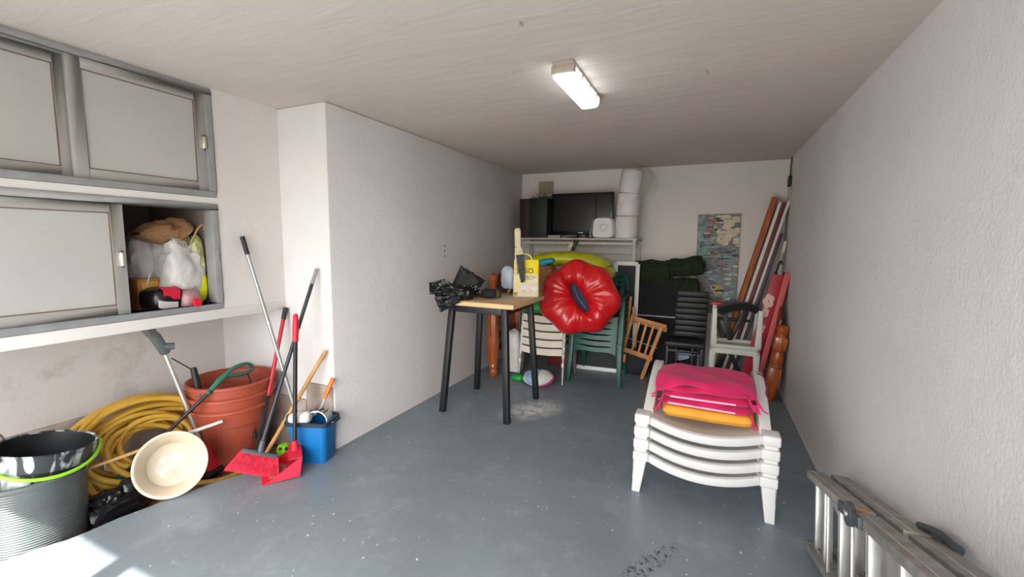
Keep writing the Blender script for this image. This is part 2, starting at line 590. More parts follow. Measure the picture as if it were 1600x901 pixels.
# stone skirting of the recess, slab by slab
sk = struct('baseboard_recess', MB().box((XB, -0.9, ZR), (XB + 0.006, YC, 0.0)), M_stone, smooth=False)
y = YC - 0.008
for i, wd in enumerate((0.42, 0.40, 0.43, 0.41, 0.40)):
    MB().box((XB + 0.001, y - wd, ZR), (XB + 0.018 + 0.003 * (i % 2), y - 0.006, 0.35 + 0.006 * (i % 3))).build('tile', M_stone, sk, bevel=0.003)
    y -= wd
for x0, x1, zt in ((-2.625, -2.372, 0.462), (-3.05, -2.632, 0.325), (-3.54, -3.056, 0.335)):
    MB().box((x0, YC - 0.016, ZR), (x1, YC - 0.001, zt)).build('tile', M_stone, sk, bevel=0.003)

# ------------------------------------------------------------------ sliding-door wall cupboards
def cupboard(name, label, z0, z1, doors, gapdark=True):
    t = thing(name, label, 'cupboard', (XC, CY1, z0))
    fr = MB()
    fw_ = 0.036
    for a, b in (((CY0, z0), (CY1, z0 + fw_)), ((CY0, z1 - fw_), (CY1, z1)), ((CY0, z0 + fw_), (CY0 + fw_, z1 - fw_)), ((CY1 - fw_, z0 + fw_), (CY1, z1 - fw_))):
        fr.box((XC - 0.085, a[0], a[1]), (XC + 0.007, b[0], b[1]))
    fr.build('frame', M_frame_dk, t, bevel=0.003)
    c = MB()
    c.box((XB + 0.002, CY0 + .002, z0 + .001), (XB + 0.012, CY1 - .002, z1 - .001))
    c.box((XB + 0.012, CY0 + .002, z0 + .001), (XC - 0.086, CY1 - .002, z0 + 0.008))
    c.box((XB + 0.012, CY1 - 0.012, z0 + 0.008), (XC - 0.086, CY1 - .002, z1 - .001))
    c.box((XB + 0.012, CY0 + 0.002, z0 + 0.008), (XC - 0.086, CY0 + .012, z1 - .001))
    c.build('lining', M_carcass, t, smooth=False)
    for (y0, y1, xf, latch, lh) in doors:
        a, b = z0 + 0.030, z1 - 0.030
        sw = 0.055
        d = MB()
        d.box((xf - 0.028, y0, a), (xf, y0 + sw, b))
        d.box((xf - 0.028, y1 - sw, a), (xf, y1, b))
        d.box((xf - 0.028, y0 + sw, a), (xf, y1 - sw, a + sw))
        d.box((xf - 0.028, y0 + sw, b - sw), (xf, y1 - sw, b))
        dr = d.build('door', M_frame, t, bevel=0.002)
        MB().box((xf - 0.018, y0 + sw + .001, a + sw + .001), (xf - 0.010, y1 - sw - .001, b - sw - .001)).build('panel', M_panel, dr, smooth=False)
        MB().box((xf - 0.0105, y0 + sw, a + sw), (xf - 0.006, y0 + sw + 0.005, b - sw)).box((xf - 0.0105, y1 - sw - .005, a + sw), (xf - 0.006, y1 - sw, b - sw)).box((xf - 0.0105, y0 + sw, b - sw - .005), (xf - 0.006, y1 - sw, b - sw)).box((xf - 0.0105, y0 + sw, a + sw), (xf - 0.006, y1 - sw, a + sw + .005)).build('bead', mat('brown_putty_bead', '7a655a', 0.8), dr, smooth=False)
        if latch is not None:
            l = MB()
            l.tube([(xf + 0.012, latch, lh - 0.035), (xf + 0.012, latch, lh + 0.035)], 0.012, 14)
            l.box((xf, latch - 0.022, lh - 0.036), (xf + 0.004, latch + 0.022, lh + 0.036))
            la = l.build('latch', M_latch, dr, bevel=0.001)
            for sg in (-1, 1):
                MB().tube([(xf + 0.012, latch, lh + sg * 0.036), (xf + 0.012, latch, lh + sg * 0.046)], 0.004, 8).build('screw', M_black, la)
    return t
cu = cupboard('wall_cupboard', 'closed upper wall cupboard with two grey sliding doors under the ceiling', 1.752, 2.401,
         [(1.070, 1.690, XC - 0.010, 1.672, 2.074), (0.478, 1.092, XC - 0.046, None, 0)])
cl = cupboard('wall_cupboard', 'half open lower wall cupboard with bags inside, grey sliding door pushed left', 1.054, 1.711,
         [(0.590, 1.245, XC - 0.010, 1.222, 1.383), (0.478, 1.120, XC - 0.046, None, 0)])
MB().box((XC + 0.0071, 1.700, 1.345), (XC + 0.012, 1.712, 1.425)).build('strike_plate', M_latch, cl, bevel=0.001)

# ------------------------------------------------------------------ ceiling light
lx0, lx1, ly0, ly1 = -0.785, -0.655, 2.17, 2.74
t = thing('ceiling_light', 'lit fluorescent batten with a clear ribbed cover on the ceiling', 'ceiling light', ((lx0 + lx1) / 2, 2.45, H))
MB().box((lx0 + .008, ly0, H - 0.030), (lx1 - .008, ly1, H - 0.001)).build('base_tray', M_fixture, t, bevel=0.004)
d = MB()
def cov(u, v_):
    a = PI * u
    return V(((lx0 + lx1) / 2 + 0.062 * math.copysign(abs(math.cos(a)) ** 0.45, math.cos(a)), ly0 + 0.03 + (ly1 - ly0 - 0.06) * v_, H - 0.030 - 0.055 * abs(math.sin(a)) ** 0.55))
d.grid(cov, 24, 6)
d.build('cover', M_tubelit, t)
for y0, y1 in ((ly0 - 0.004, ly0 + 0.032), (ly1 - 0.032, ly1 + 0.004)):
    MB().box((lx0 + .003, y0, H - 0.058), (lx1 - .003, y1, H - 0.018)).build('end_cap', M_fixture, t, bevel=0.008)
for s in (-1, 1):
    for yy in (2.30, 2.46, 2.62):
        MB().box(((lx0 + lx1) / 2 + s * 0.062 - .006, yy, H - 0.055), ((lx0 + lx1) / 2 + s * 0.062 + .006, yy + 0.018, H - 0.020)).build('clip', M_fixture, t, bevel=0.002)
for (x, y, lb) in ((-0.764, 1.735, 'small rusty hook in the ceiling nearest the doorway'), (-0.064, 2.578, 'small pale screw in the ceiling right of the fluorescent light')):
    h_ = MB().tube([(x, y, H), (x, y, H - 0.012), (x + 0.008, y, H - 0.018), (x + 0.012, y, H - 0.010)], 0.004, 8)
    tag(rebase(h_.build('ceiling_hook', M_alu_d), (x, y, H)), lb, 'hook')
for i, (y, zs) in enumerate(((3.584, (1.451, 1.401, 1.350)), (4.979, (1.469, 1.421, 1.364)))):
    t = thing('wall_plug_row', ('three screw holes in the left wall above the black bag', 'three screw holes in the left wall beside the shelf corner')[i], 'wall plugs', (XL, y, zs[2]))
    for z in zs:
        MB().tube([(XL - 0.004, y, z), (XL + 0.003, y, z)], 0.009, 12).build('plug', mat('dark_wall_plug', '6a625c', 0.8), t)
t = thing('junction_box', 'small dark cable box high on the right wall in the corner', 'cable box', (XR, 5.32, 2.10))
MB().box((XR - 0.03, 5.29, 2.10), (XR - 0.001, 5.36, 2.21)).build('body', M_blackpl, t, bevel=0.006)
MB().tube([(XR - 0.012, 5.33, 2.21), (XR - 0.010, 5.34, 2.30), (XR - 0.008, 5.33, H - 0.005)], 0.005, 8).build('cable', M_black, t)
t = thing('wall_vent', 'beige wall vent of two plates above the dark boxes on the shelf', 'vent', (-2.0, D, 2.06))
for x0 in (-2.115, -2.005):
    MB().box((x0, D - 0.02, 2.10), (x0 + 0.098, D - 0.001, 2.30)).build('plate', mat('beige_vent_plate', '9c8c78', 0.7), t, bevel=0.004)
MB().box((-2.10, D - 0.05, 2.105), (-1.905, D - 0.02, 2.125)).build('ledge', M_white, t, bevel=0.003)
MB().box((-2.085, D - 0.046, 2.06), (-2.03, D - 0.0, 2.095)).build('socket', M_white, t, bevel=0.003)

# ------------------------------------------------------------------ tall table
t = thing('bar_table', 'tall square table with splayed black legs and a pale wooden top', 'table', (-1.755, 3.42, 0))
feet = [(-2.065, 3.095), (-1.440, 3.105), (-1.433, 3.752), (-2.079, 3.741)]
tops = [(-1.995, 3.155), (-1.490, 3.150), (-1.495, 3.705), (-2.010, 3.690)]
for (fx, fy), (tx, ty) in zip(feet, tops):
    l = MB().bar((fx, fy, 0.0), (tx, ty, 0.955), 0.050, 0.050, ref=(0, 1, 0))
    l.build('leg', M_black, t, bevel=0.004)
for i in range(4):
    (ax, ay), (bx, by) = tops[i], tops[(i + 1) % 4]
    MB().bar((ax, ay, 0.925), (bx, by, 0.925), 0.024, 0.060).build('apron', M_black, t, bevel=0.002)
tp = MB().box((-2.105, 3.085, 0.958), (-1.385, 3.785, 0.998)).build('table_top', M_pine, t, bevel=0.004)
MB().box((-2.107, 3.083, 0.966), (-1.383, 3.0846, 0.990)).box((-1.3848, 3.083, 0.966), (-1.3832, 3.787, 0.990)).build('edge_band', mat('lighter_edge_band', 'dcb987', 0.6), tp, smooth=False)
dst = MB()
dst.grid(lambda u, v_: V((-1.62 + (u - .5) * 0.36 + 0.03 * math.sin(9 * v_), 3.42 + (v_ - .5) * 0.26 + 0.03 * math.sin(8 * u), 0.9990 + 0.0030 * max(0, 1 - ((2 * u - 1) ** 2 + (2 * v_ - 1) ** 2)))), 12, 12)
tag(rebase(dst.build('plaster_dust', mat('white_plaster_dust', 'f3ede2', 0.95, alpha=0.45)), (-1.6, 3.4, 0.9985)), 'thin film of white plaster dust spilled on the wooden table top', 'dust')['kind'] = 'stuff'

# black plastic sacks on the table
t = thing('plastic_sack', 'crumpled black plastic sack draped over the table corner', 'bag', (-1.98, 3.18, 1.0))
def sheet(corners, seed, amp, fold, n=26, th=0.014, name='fold', m=None):
    c = [V(p) for p in corners]
    nv = (c[1] - c[0]).cross(c[3] - c[0]).normalized()
    if nv.y > 0:
        nv = -nv
    b = MB()
    def fn(u, v_):
        p = c[0].lerp(c[1], u).lerp(c[3].lerp(c[2], u), v_)
        q = V((u * 2.6 + seed * 5, v_ * 2.6 - seed, seed))
        pleat = abs(((v_ * fold + 0.7 * u + 0.35 * mn.noise(q)) % 1.0) - 0.5) * 2 - 0.5
        d = 0.55 * pleat + 0.9 * (0.35 - abs(mn.noise(q))) + 0.35 * (0.3 - abs(mn.noise(q * 2.7)))
        e_ = 0.006 * mn.noise(V((u * 9, v_ * 9, seed + 3)))
        p = p + nv * amp * d + V((e_, 0, e_ * 1.5))
        if p.x > -2.10 and p.y > 3.08:
            p.z = max(p.z, 1.004)
        return p
    for sg in (1, -1):
        def side(u, v_, sg=sg):
            k = min(1.0, 6 * min(u, 1 - u, v_, 1 - v_))
            return fn(u, v_) + nv * (sg * th / 2 * k)
        b.grid(side, n, n)
    return b.build(name, m or M_blackbag, t, ang=32)
M_flap = mat('matt_black_film', '0c0d0e', 0.55, bump=0.15, bscale=25, spec=0.3)
sheet([(-2.06, 3.20, 1.060), (-1.962, 3.235, 1.292), (-1.768, 3.330, 1.160), (-1.850, 3.28, 1.012)], 1, 0.012, 0.6, name='stiff_flap', m=M_flap, th=0.03)
sheet([(-1.93, 3.20, 1.115), (-1.80, 3.27, 1.120), (-1.775, 3.29, 1.012), (-1.92, 3.20, 1.012)], 6, 0.022, 2.0, name='fold')
sheet([(-2.160, 3.045, 1.140), (-2.050, 3.115, 1.175), (-1.835, 3.205, 1.035), (-2.150, 3.035, 1.045)], 2, 0.030, 2.2, name='fold')
sheet([(-2.100, 3.04, 1.075), (-1.90, 3.12, 1.085), (-1.865, 3.075, 0.985), (-2.090, 3.035, 0.990)], 3, 0.028, 2.6, name='fold')
sheet([(-2.095, 3.030, 1.030), (-1.900, 3.075, 1.040), (-1.880, 3.060, 0.985), (-2.042, 3.040, 0.893)], 4, 0.024, 2.0, name='hanging_fold')
b = MB()
crumple(b, (-1.95, 3.19, 1.050), (0.26, 0.16, 0.12), seed=4, amp=0.3)
b.build('bulk', M_blackbag, t, ang=40)
b = MB()
t = thing('rolled_glove', 'dark rolled work glove with olive cuff beside the black sack', 'glove', (-1.72, 3.36, 1.0))
crumple(b, (-1.735, 3.34, 1.043), (0.15, 0.09, 0.085), seed=9, amp=0.2, nu=18, nv=12)
b.build('palm', mat('dark_navy_knit', '1c1e24', 0.9, var=0.2), t, ang=60)
b = MB()
crumple(b, (-1.668, 3.365, 1.040), (0.07, 0.08, 0.075), seed=10, amp=0.15, nu=16, nv=10)
b.build('cuff', mat('olive_knit', '4a4a24', 0.9, var=0.2), t, ang=60)

# bag of plaster
R = rz(math.radians(21))
c0 = V((-1.515, 3.655, 1.0))
def loc(x, y, z):
    return R @ V((x, y, 0)) + c0 + V((0, 0, z))
t = thing('plaster_bag', 'yellow and white paper bag of plaster with a carry handle on the table', 'bag', c0)
def bagpt(u, v_, z0, z1):
    a = 2 * PI * u
    z = z0 + (z1 - z0) * v_
    k = z / 0.335
    w_, d_ = 0.120 - 0.006 * k, 0.050 * (1 - 0.70 * max(0, k - 0.35) / 0.65)
    x = w_ * math.copysign(abs(math.cos(a)) ** 0.3, math.cos(a))
    y_ = d_ * math.copysign(abs(math.sin(a)) ** 0.45, math.sin(a))
    y_ += 0.006 * mn.noise(V((x * 16, z * 14, 1.0)))
    return loc(x, y_, z)
b = MB(); b.grid(lambda u, v_: bagpt(u, v_, 0.0, 0.205), 40, 12, wrap_u=True)
M_bagw = mat('printed_white_paper', 'e6dfce', 0.7, col2='e9d98f', vscale=9)
b.build('lower_print', M_bagw, t)
b = MB(); b.grid(lambda u, v_: bagpt(u, v_, 0.205, 0.335), 40, 8, wrap_u=True)
b.build('yellow_band', mat('bright_yellow_paper', 'f2d80c', 0.55, var=0.04), t)
b = MB().tube(catmull([loc(-0.075, 0, 0.325), loc(-0.062, 0, 0.370), loc(-0.015, 0, 0.388), loc(0.035, 0, 0.370), loc(0.050, 0, 0.325)], 5), 0.007, 8)
b.build('carry_handle', mat('yellow_handle_film', 'e6dc5a', 0.5), t)
def textobj(body, size, p, rotm, m, parent, name):
    cu_ = bpy.data.curves.new(name, 'FONT')
    cu_.body = body
    cu_.size = size
    cu_.align_x = 'CENTER'
    cu_.extrude = 0.0008
    cu_.materials.append(m)
    tmp = bpy.data.objects.new('lettering_curve', cu_)
    COL.objects.link(tmp)
    me = bpy.data.meshes.new_from_object(tmp)
    bpy.data.objects.remove(tmp)
    o = bpy.data.objects.new(name, me)
    o['kind'] = 'stuff'
    COL.objects.link(o)
    o.parent = parent
    o.matrix_local = Matrix.Translation(V(p) - parent.location) @ rotm.to_4x4()
    return o
Rt = R @ Matrix.Rotation(PI / 2, 3, 'X')
M_ink = mat('dark_olive_ink', '55520f', 0.6)
textobj('YESO', 0.066, loc(-0.012, -0.044, 0.216), Rt, M_ink, t, 'lettering')
for i, (wd, zz) in enumerate(((0.12, 0.190), (0.15, 0.176), (0.11, 0.162))):
    b = MB()
    n_ = 9
    for k in range(n_):
        if (k * 7 + i) % 4 == 3:
            continue
        x0 = 0.015 - wd / 2 + wd * k / n_
        b.add([loc(x0, -0.0525, zz - .003), loc(x0 + wd / n_ * .8, -0.0525, zz - .003), loc(x0 + wd / n_ * .8, -0.0525, zz + .003), loc(x0, -0.0525, zz + .003)], [(0, 1, 2, 3)])
    b.build('small_print', mat('grey_ink', '8a8578', 0.7), t, smooth=False, fix=False, kind='stuff')
b = MB().add([loc(-0.108, -0.0535, 0.012), loc(-0.078, -0.0535, 0.012), loc(-0.078, -0.0535, 0.042), loc(-0.108, -0.0535, 0.042)], [(0, 1, 2, 3)])
b.build('printed_mark', mat('dark_yellow_ink', '9c8a10', 0.6), t, smooth=False, fix=False)
b = MB()
b.grid(lambda u, v_: loc(-0.06 + 0.17 * u, -0.0545 - 0.004 * math.sin(PI * u), 0.025 + 0.03 * u + (0.075 + 0.02 * math.sin(4 * u)) * v_), 10, 6)
b.build('printed_picture', mat('dusty_pink_print', 'cdbcae', 0.7, col2='e8e0d4', vscale=30), t, fix=False)

# brush / spatula standing against the bag
t = thing('flat_brush', 'long wooden flat brush with dark bristles standing in the plaster bag', 'brush', loc(-0.10, -0.065, 0.10))
def lp(x, z, y=-0.068):
    return loc(x, y, z)
b = MB()
for (xa, za, wa), (xb, zb, wb) in zip([(-0.062, 0.345, 0.075), (-0.070, 0.410, 0.076), (-0.078, 0.455, 0.052), (-0.082, 0.60, 0.056)], [(-0.070, 0.410, 0.076), (-0.078, 0.455, 0.052), (-0.082, 0.60, 0.056), (-0.085, 0.618, 0.04)]):
    b.bar(lp(xa, za), lp(xb, zb), wa, 0.020, ref=R @ V((0, 1, 0)), w1=wb)
b.build('handle', mat('worn_beige_wood', 'd3c6a4', 0.7, var=0.1), t, bevel=0.004)
MB().bar(lp(-0.085, 0.618), lp(-0.086, 0.640), 0.03, 0.018, ref=R @ V((0, 1, 0)), w1=0.016).build('tip', M_blackpl, t, bevel=0.004)
MB().bar(lp(-0.058, 0.385), lp(-0.030, 0.135), 0.075, 0.024, ref=R @ V((0, 1, 0)), w1=0.035).build('bristles', mat('dark_grey_bristles', '2f2d30', 0.7, var=0.3, vscale=60, col2='454247'), t, bevel=0.003)
MB().bar(lp(-0.095, 0.37), lp(-0.092, 0.20), 0.018, 0.012, ref=R @ V((0, 1, 0))).build('side_strip', M_cream, t, bevel=0.002)

t = thing('plastic_wrap', 'pale blue crumpled plastic wrapper behind the plaster bag on the table', 'wrapper', (-1.735, 3.735, 1.0))
b = MB(); crumple(b, (-1.735, 3.735, 1.155), (0.14, 0.10, 0.21), seed=12, amp=0.25, nu=20, nv=14, flat=0)
b.build('wrapper', mat('pale_blue_film', 'b9c6d4', 0.4, alpha=0.9, bump=0.3, bscale=20), t, ang=60)
b = MB(); b.tube(catmull([(-1.735, 3.735, 1.0), (-1.72, 3.725, 1.03), (-1.705, 3.735, 1.06), (-1.735, 3.73, 1.09)], 4), 0.012, 8)
b.build('twisted_neck', mat('olive_string', '8f8a62', 0.8), t)

# ------------------------------------------------------------------ beds
def turned_post(p, q, rs, sq):
    """turned post from p to q; rs: (t, radius) of the turned beads"""
    p, q = V(p), V(q)
    d = q - p
    L = d.length
    z = d.normalized()
    x = z.cross(V((0, 1, 0))).normalized()
    y = z.cross(x)
    m = Matrix((x, y, z)).transposed()
    b = MB()
    b.lathe([(r, tt * L) for tt, r in rs], 20, p, m)
    for t0, t1, w_ in sq:
        a_, b_ = p + d * t0, p + d * t1
        b.bar(a_, b_, w_, w_, ref=y)
    return b
t = thing('headboard', 'orange varnished headboard with turned posts leaning on the left wall', 'headboard', (-2.12, 4.18, 0))
prof_h = [(0, .030), (.02, .042), (.05, .048), (.07, .036), (.10, .050), (.13, .040), (.17, .054), (.60, .054), (.63, .042), (.68, .050), (.72, .038), (.76, .046), (.82, .050), (.855, .044), (.875, .030), (.895, .042), (.945, .053), (.985, .036), (1.0, .004)]
turned_post((-2.115, 4.185, 0.0), (-2.125, 4.185, 1.155), prof_h, [(.15, .60, .098)]).build('post', M_wood_or, t, bevel=0.003)
turned_post((-2.235, 5.10, 0.0), (-2.245, 5.10, 1.155), prof_h, [(.15, .60, .098)]).build('post', M_wood_or, t, bevel=0.003)
pl = [( -2.135 - 0.118 * k / 12, 4.22 + 0.84 * k / 12, 0.60) for k in range(13)]
pt = [( -2.135 - 0.118 * k / 12, 4.22 + 0.84 * k / 12, 0.93 + 0.24 * math.sin(PI * k / 12) ** 0.8) for k in range(13)][::-1]
MB().prism(pl + pt, (-0.025, 0, 0)).build('panel', M_wood_red, t, bevel=0.004)
for z in (0.42, 0.28):
    MB().bar((-2.130, 4.20, z), (-2.245, 5.08, z), 0.028, 0.07).build('rail', M_wood_red, t, bevel=0.004)
t = thing('footboard', 'orange varnished bed footboard with a turned post leaning on the right wall', 'footboard', (0.62, 4.72, 0))
prof_f = [(0, .036), (.03, .045), (.05, .050), (.17, .050), (.20, .052), (.44, .053), (.46, .058), (.48, .046), (.51, .052), (.57, .056), (.62, .050), (.65, .042), (.67, .052), (.69, .054), (.84, .054), (.86, .046), (.88, .038), (.90, .048), (.95, .052), (.99, .036), (1.0, .004)]
turned_post((0.615, 4.72, 0.0), (0.688, 4.72, 0.745), prof_f, [(.20, .44, .105), (.69, .84, .105)]).build('post', M_wood_or, t, bevel=0.004)
pl, pt = [], []
for k in range(13):
    yy = 4.76 + 0.70 * k / 12
    pl.append((0.612, yy, 0.12))
    zt = 0.62 + 0.28 * math.sin(PI * min(1, k / 12 + 0.18)) ** 0.8
    pt.append((0.612 + 0.09 * zt, yy, zt))
MB().prism(pl + pt[::-1], (-0.022, 0, 0)).build('panel', M_wood_red, t, bevel=0.003)
turned_post((0.615, 5.46, 0.0), (0.688, 5.46, 0.745), prof_f, [(.20, .44, .09), (.69, .84, .09)]).build('post', M_wood_or, t, bevel=0.004)

# ------------------------------------------------------------------ beige stacking chairs
def beige_chair():
    t = thing('stacking_chair', 'beige slatted stacking chair', 'chair', (-1.58, 4.45, 0), 'stack of beige chairs')
    x0, x1 = -1.825, -1.335
    b = MB()
    b.grid(lambda u, v_: V((x0 + 0.02 + (x1 - x0 - 0.04) * u, 4.27 + 0.36 * v_, 0.375 - 0.018 * math.sin(PI * u) - 0.02 * v_)), 13, 3)
    b.build('seat', M_beige, t, solid=0.012)
    b = MB()
    b.grid(lambda u, v_: V((x0 + 0.01 + (x1 - x0 - 0.02) * u, 4.262 - 0.012 * math.sin(PI * u), 0.306 + 0.071 * v_ - 0.014 * math.sin(PI * u))), 13, 3)
    b.build('front_slat', M_beige, t, solid=0.014)
    for x, s in ((x0, -1), (x1, 1)):
        MB().tube(catmull([(x + s * .005, 4.25, 0.0), (x, 4.27, 0.30), (x, 4.29, 0.375), (x, 4.33, 0.385)], 5), 0.012, 10).build('front_leg', M_tube, t)
        MB().tube(catmull([(x + s * .005, 4.72, 0.0), (x, 4.66, 0.30), (x, 4.63, 0.375), (x, 4.58, 0.385)], 5), 0.012, 10).build('rear_leg', M_tube, t)
        MB().tube([(x, 4.32, 0.386), (x, 4.59, 0.386)], 0.012, 10).build('side_rail', M_tube, t)
        MB().lathe([(0.014, -0.012), (0.016, 0.0), (0.016, 0.022), (0.008, 0.028)], 12, (x, 4.262, 0.20)).build('buffer', M_white, t)
    return t
c0_ = beige_chair()
lbs = ['beige stacking chair at the bottom of the stack, its grey legs on the floor', 'second beige chair from the floor in the stack beside the table',
       'third beige chair from the floor in the stack beside the table', 'fourth beige chair from the floor in the stack beside the table', 'topmost beige chair of the stack, under the heap of pool inflatables']
for i in range(5):
    if i == 0:
        c0_['label'] = lbs[0]
    else:
        copy_tree(c0_, c0_.location + V((0, 0.012 * i, 0.086 * i)), lbs[i])

# ------------------------------------------------------------------ green monobloc chairs
def green_chair():
    t = thing('garden_armchair', 'dark green resin armchair', 'chair', (-1.04, 4.62, 0), 'stack of green garden armchairs')
    cx, hw = -1.04, 0.225
    yf, yb = 4.42, 4.84
    b = MB()
    def seat(u, v_):
        x = -1 + 2 * u
        z = 0.405 - 0.03 * v_ + 0.020 * x * x
        yy = yf + (yb - yf) * v_ - 0.02 * (1 - x * x) * (1 - v_)
        if v_ == 0:
            z -= 0.0
        return V((cx + x * (hw - 0.02 * v_), yy, z))
    b.grid(seat, 15, 9)
    b.build('seat', M_green, t, solid=0.012)
    b = MB()
    b.grid(lambda u, v_: V((cx + (-1 + 2 * u) * hw, yf - 0.02 * (1 - (2 * u - 1) ** 2) - 0.008 * v_, 0.405 + 0.02 * (2 * u - 1) ** 2 - (0.045 + 0.05 * abs(2 * u - 1) ** 5) * v_)), 17, 3)
    b.build('front_lip', M_green, t, solid=0.012)
    for s in (-1, 1):
        xo = cx + s * 0.262
        b = MB()
        b.bar((xo + s * 0.012, yf - 0.02, 0.0), (xo - s * 0.005, yf + 0.02, 0.40), 0.042, 0.050, ref=(0, 1, 0), w1=0.058, h1=0.060)
        b.build('leg', M_green, t, bevel=0.008)
        b = MB()
        b.bar((xo - s * 0.02, yb + 0.10, 0.0), (xo - s * 0.03, yb, 0.40), 0.042, 0.050, ref=(0, 1, 0), w1=0.058, h1=0.060)
        b.build('leg', M_green, t, bevel=0.008)
        b = MB()
        path = catmull([(xo - s * .005, yf + 0.02, 0.38), (xo, yf + 0.02, 0.52), (xo, yf + 0.05, 0.60), (xo, yf + 0.14, 0.625), (xo - s * 0.005, yf + 0.30, 0.63), (xo - s * .03, yb + 0.06, 0.66)], 5)
        for p, q in zip(path[:-1], path[1:]):
            b.bar(p, q + (q - p) * 0.25, 0.050, 0.018, ref=(1, 0, 0) if False else (0, -0.6, 0.8))
        b.build('arm', M_green, t, bevel=0.003)
        b = MB()
        path = catmull([(xo - s * .03, yb, 0.38), (xo - s * .03, yb + 0.05, 0.62), (xo - s * .06, yb + 0.10, 0.78), (xo - s * .13, yb + 0.13, 0.83), (cx, yb + 0.135, 0.845)], 5)
        b.tube(path, 0.022, 8)
        b.build('back_frame', M_green, t)
    for k in range(5):
        x = cx + (-2 + k) * 0.085
        b = MB().bar((x, yb - 0.005, 0.37), (x, yb + 0.125, 0.835), 0.055, 0.012, ref=(0, 1, 0))
        b.build('back_slat', M_green, t, bevel=0.003)
    return t
g0 = green_chair()
ords = ['bottom', 'second', 'third', 'fourth', 'fifth', 'top']
for i in range(6):
    lb = ('bottom green garden armchair of the stack, its four legs on the floor', 'second green garden armchair from the floor in the stack', 'third green garden armchair from the floor in the stack',
          'fourth green garden armchair from the floor in the stack', 'fifth green garden armchair from the floor in the stack', 'topmost green garden armchair of the stack, red ring leaning on it')[i]
    if i == 0:
        g0['label'] = lb
    else:
        copy_tree(g0, g0.location + V((0, 0.010 * i, 0.062 * i)), lb)

# ------------------------------------------------------------------ inflatables
cr = V((-1.165, 4.215, 0.945))
nrm = V((0.18, -1.0, 0.30)).normalized()
ux = V((0, 0, 1)).cross(nrm).normalized() * -1
ux = nrm.cross(V((0, 0, 1))).normalized() * -1
uy = nrm.cross(ux).normalized()
if uy.z < 0:
    uy = -uy
if ux.x < 0:
    ux = -ux
t = thing('pool_ring', 'big red petal-edged inflatable pool ring leaning on the stacked chairs', 'pool ring', cr)
ba = math.radians(-57)
def ring_pt(u, v_):
    th = 2 * PI * u
    ph = 2 * PI * v_
    ro = 0.385 * (1 + 0.045 * math.cos(7 * th + 0.6) + 0.02 * math.cos(3 * th + 1.0)) * (1 + 0.03 * math.cos(2 * (th - 0.1)))
    a_, b_ = 0.165, 0.050
    ri = a_ * b_ / math.sqrt((b_ * math.cos(th - ba)) ** 2 + (a_ * math.sin(th - ba)) ** 2)
    mid, half = (ro + ri) / 2, (ro - ri) / 2
    cr_ = (0.016 * mn.noise(V((math.cos(th) * 7, math.sin(th) * 7, 2.0))) * (0.5 + 0.5 * math.cos(ph - PI)) + 0.026 * mn.noise(V((math.cos(th) * 2.6, math.sin(th) * 2.6, math.cos(ph) * 1.2 + 5))))
    rr = mid + half * math.cos(ph)
    hz = (0.125 + 0.012 * math.cos(7 * th + 0.6)) * math.sin(ph) * (1 + 2.5 * cr_) + cr_
    return cr + ux * rr * math.cos(th) + uy * rr * math.sin(th) + nrm * hz
b = MB()
def g2(nu, nv):
    vs = [ring_pt(i / nu, j / nv) for i in range(nu) for j in range(nv)]
    fs = [(i * nv + j, ((i + 1) % nu) * nv + j, ((i + 1) % nu) * nv + (j + 1) % nv, i * nv + (j + 1) % nv) for i in range(nu) for j in range(nv)]
    b.add(vs, fs)
g2(144, 28)
b.build('tube', M_red_inf, t, ang=80)
b = MB()
vs = [cr - nrm * 0.03]
for k in range(24):
    th = 2 * PI * k / 24
    a_, b_ = 0.19, 0.075
    rr = a_ * b_ / math.sqrt((b_ * math.cos(th - ba)) ** 2 + (a_ * math.sin(th - ba)) ** 2)
    vs.append(cr - nrm * 0.02 + ux * rr * math.cos(th) + uy * rr * math.sin(th))
b.add(vs, [(0, k + 1, (k + 1) % 24 + 1) for k in range(24)])
b.build('inner_panel', M_navy, t, solid=0.004)
b = MB()
d1 = ux * math.cos(ba) + uy * math.sin(ba)
d2 = ux * -math.sin(ba) + uy * math.cos(ba)
b.tube([cr - nrm * .012 - d1 * 0.13 + d2 * 0.01, cr - nrm * .010 - d2 * 0.01, cr - nrm * .012 + d1 * 0.13 + d2 * 0.005], 0.004, 6)
b.build('seam', mat('pale_blue_seam', '5a69b8', 0.4), t)
MB().tube([cr + ux * .02 + uy * .30 + nrm * .11, cr + ux * .02 + uy * .30 + nrm * .135], 0.010, 10).build('valve', M_red_inf, t)

t = thing('pool_mattress', 'lime yellow ribbed pool mattress arched over the stacked chairs', 'pool float', (-1.35, 4.72, 0.75))
arc = [(-1.86, 4.62, 1.20), (-1.80, 4.63, 1.265), (-1.60, 4.66, 1.310), (-1.38, 4.70, 1.315), (-1.18, 4.74, 1.290), (-1.04, 4.78, 1.22), (-0.99, 4.79, 1.10)]
path = catmull(arc, 8)
nseg = 7
for k in range(nseg):
    i0, i1 = int(k * (len(path) - 1) / nseg), int((k + 1) * (len(path) - 1) / nseg)
    seg_ = path[i0:i1 + 1]
    b = MB()
    m_ = len(seg_)
    def fn(u, v_, seg_=seg_, m_=m_):
        f_ = v_ * (m_ - 1)
        i = min(int(f_), m_ - 2)
        p = seg_[i].lerp(seg_[i + 1], f_ - i)
        tn = (seg_[i + 1] - seg_[i]).normalized()
        r = 0.085 * (0.80 + 0.20 * math.sin(PI * v_) ** 0.5)
        side = V((0, 1, 0))
        upv = tn.cross(side).normalized()
        a = 2 * PI * u
        return p + side * (0.16 * math.cos(a)) + upv * (r * 1.0 * math.sin(a))
    b.grid(fn, 20, 9, wrap_u=True)
    b.build('air_chamber', M_lime, t, ang=70)
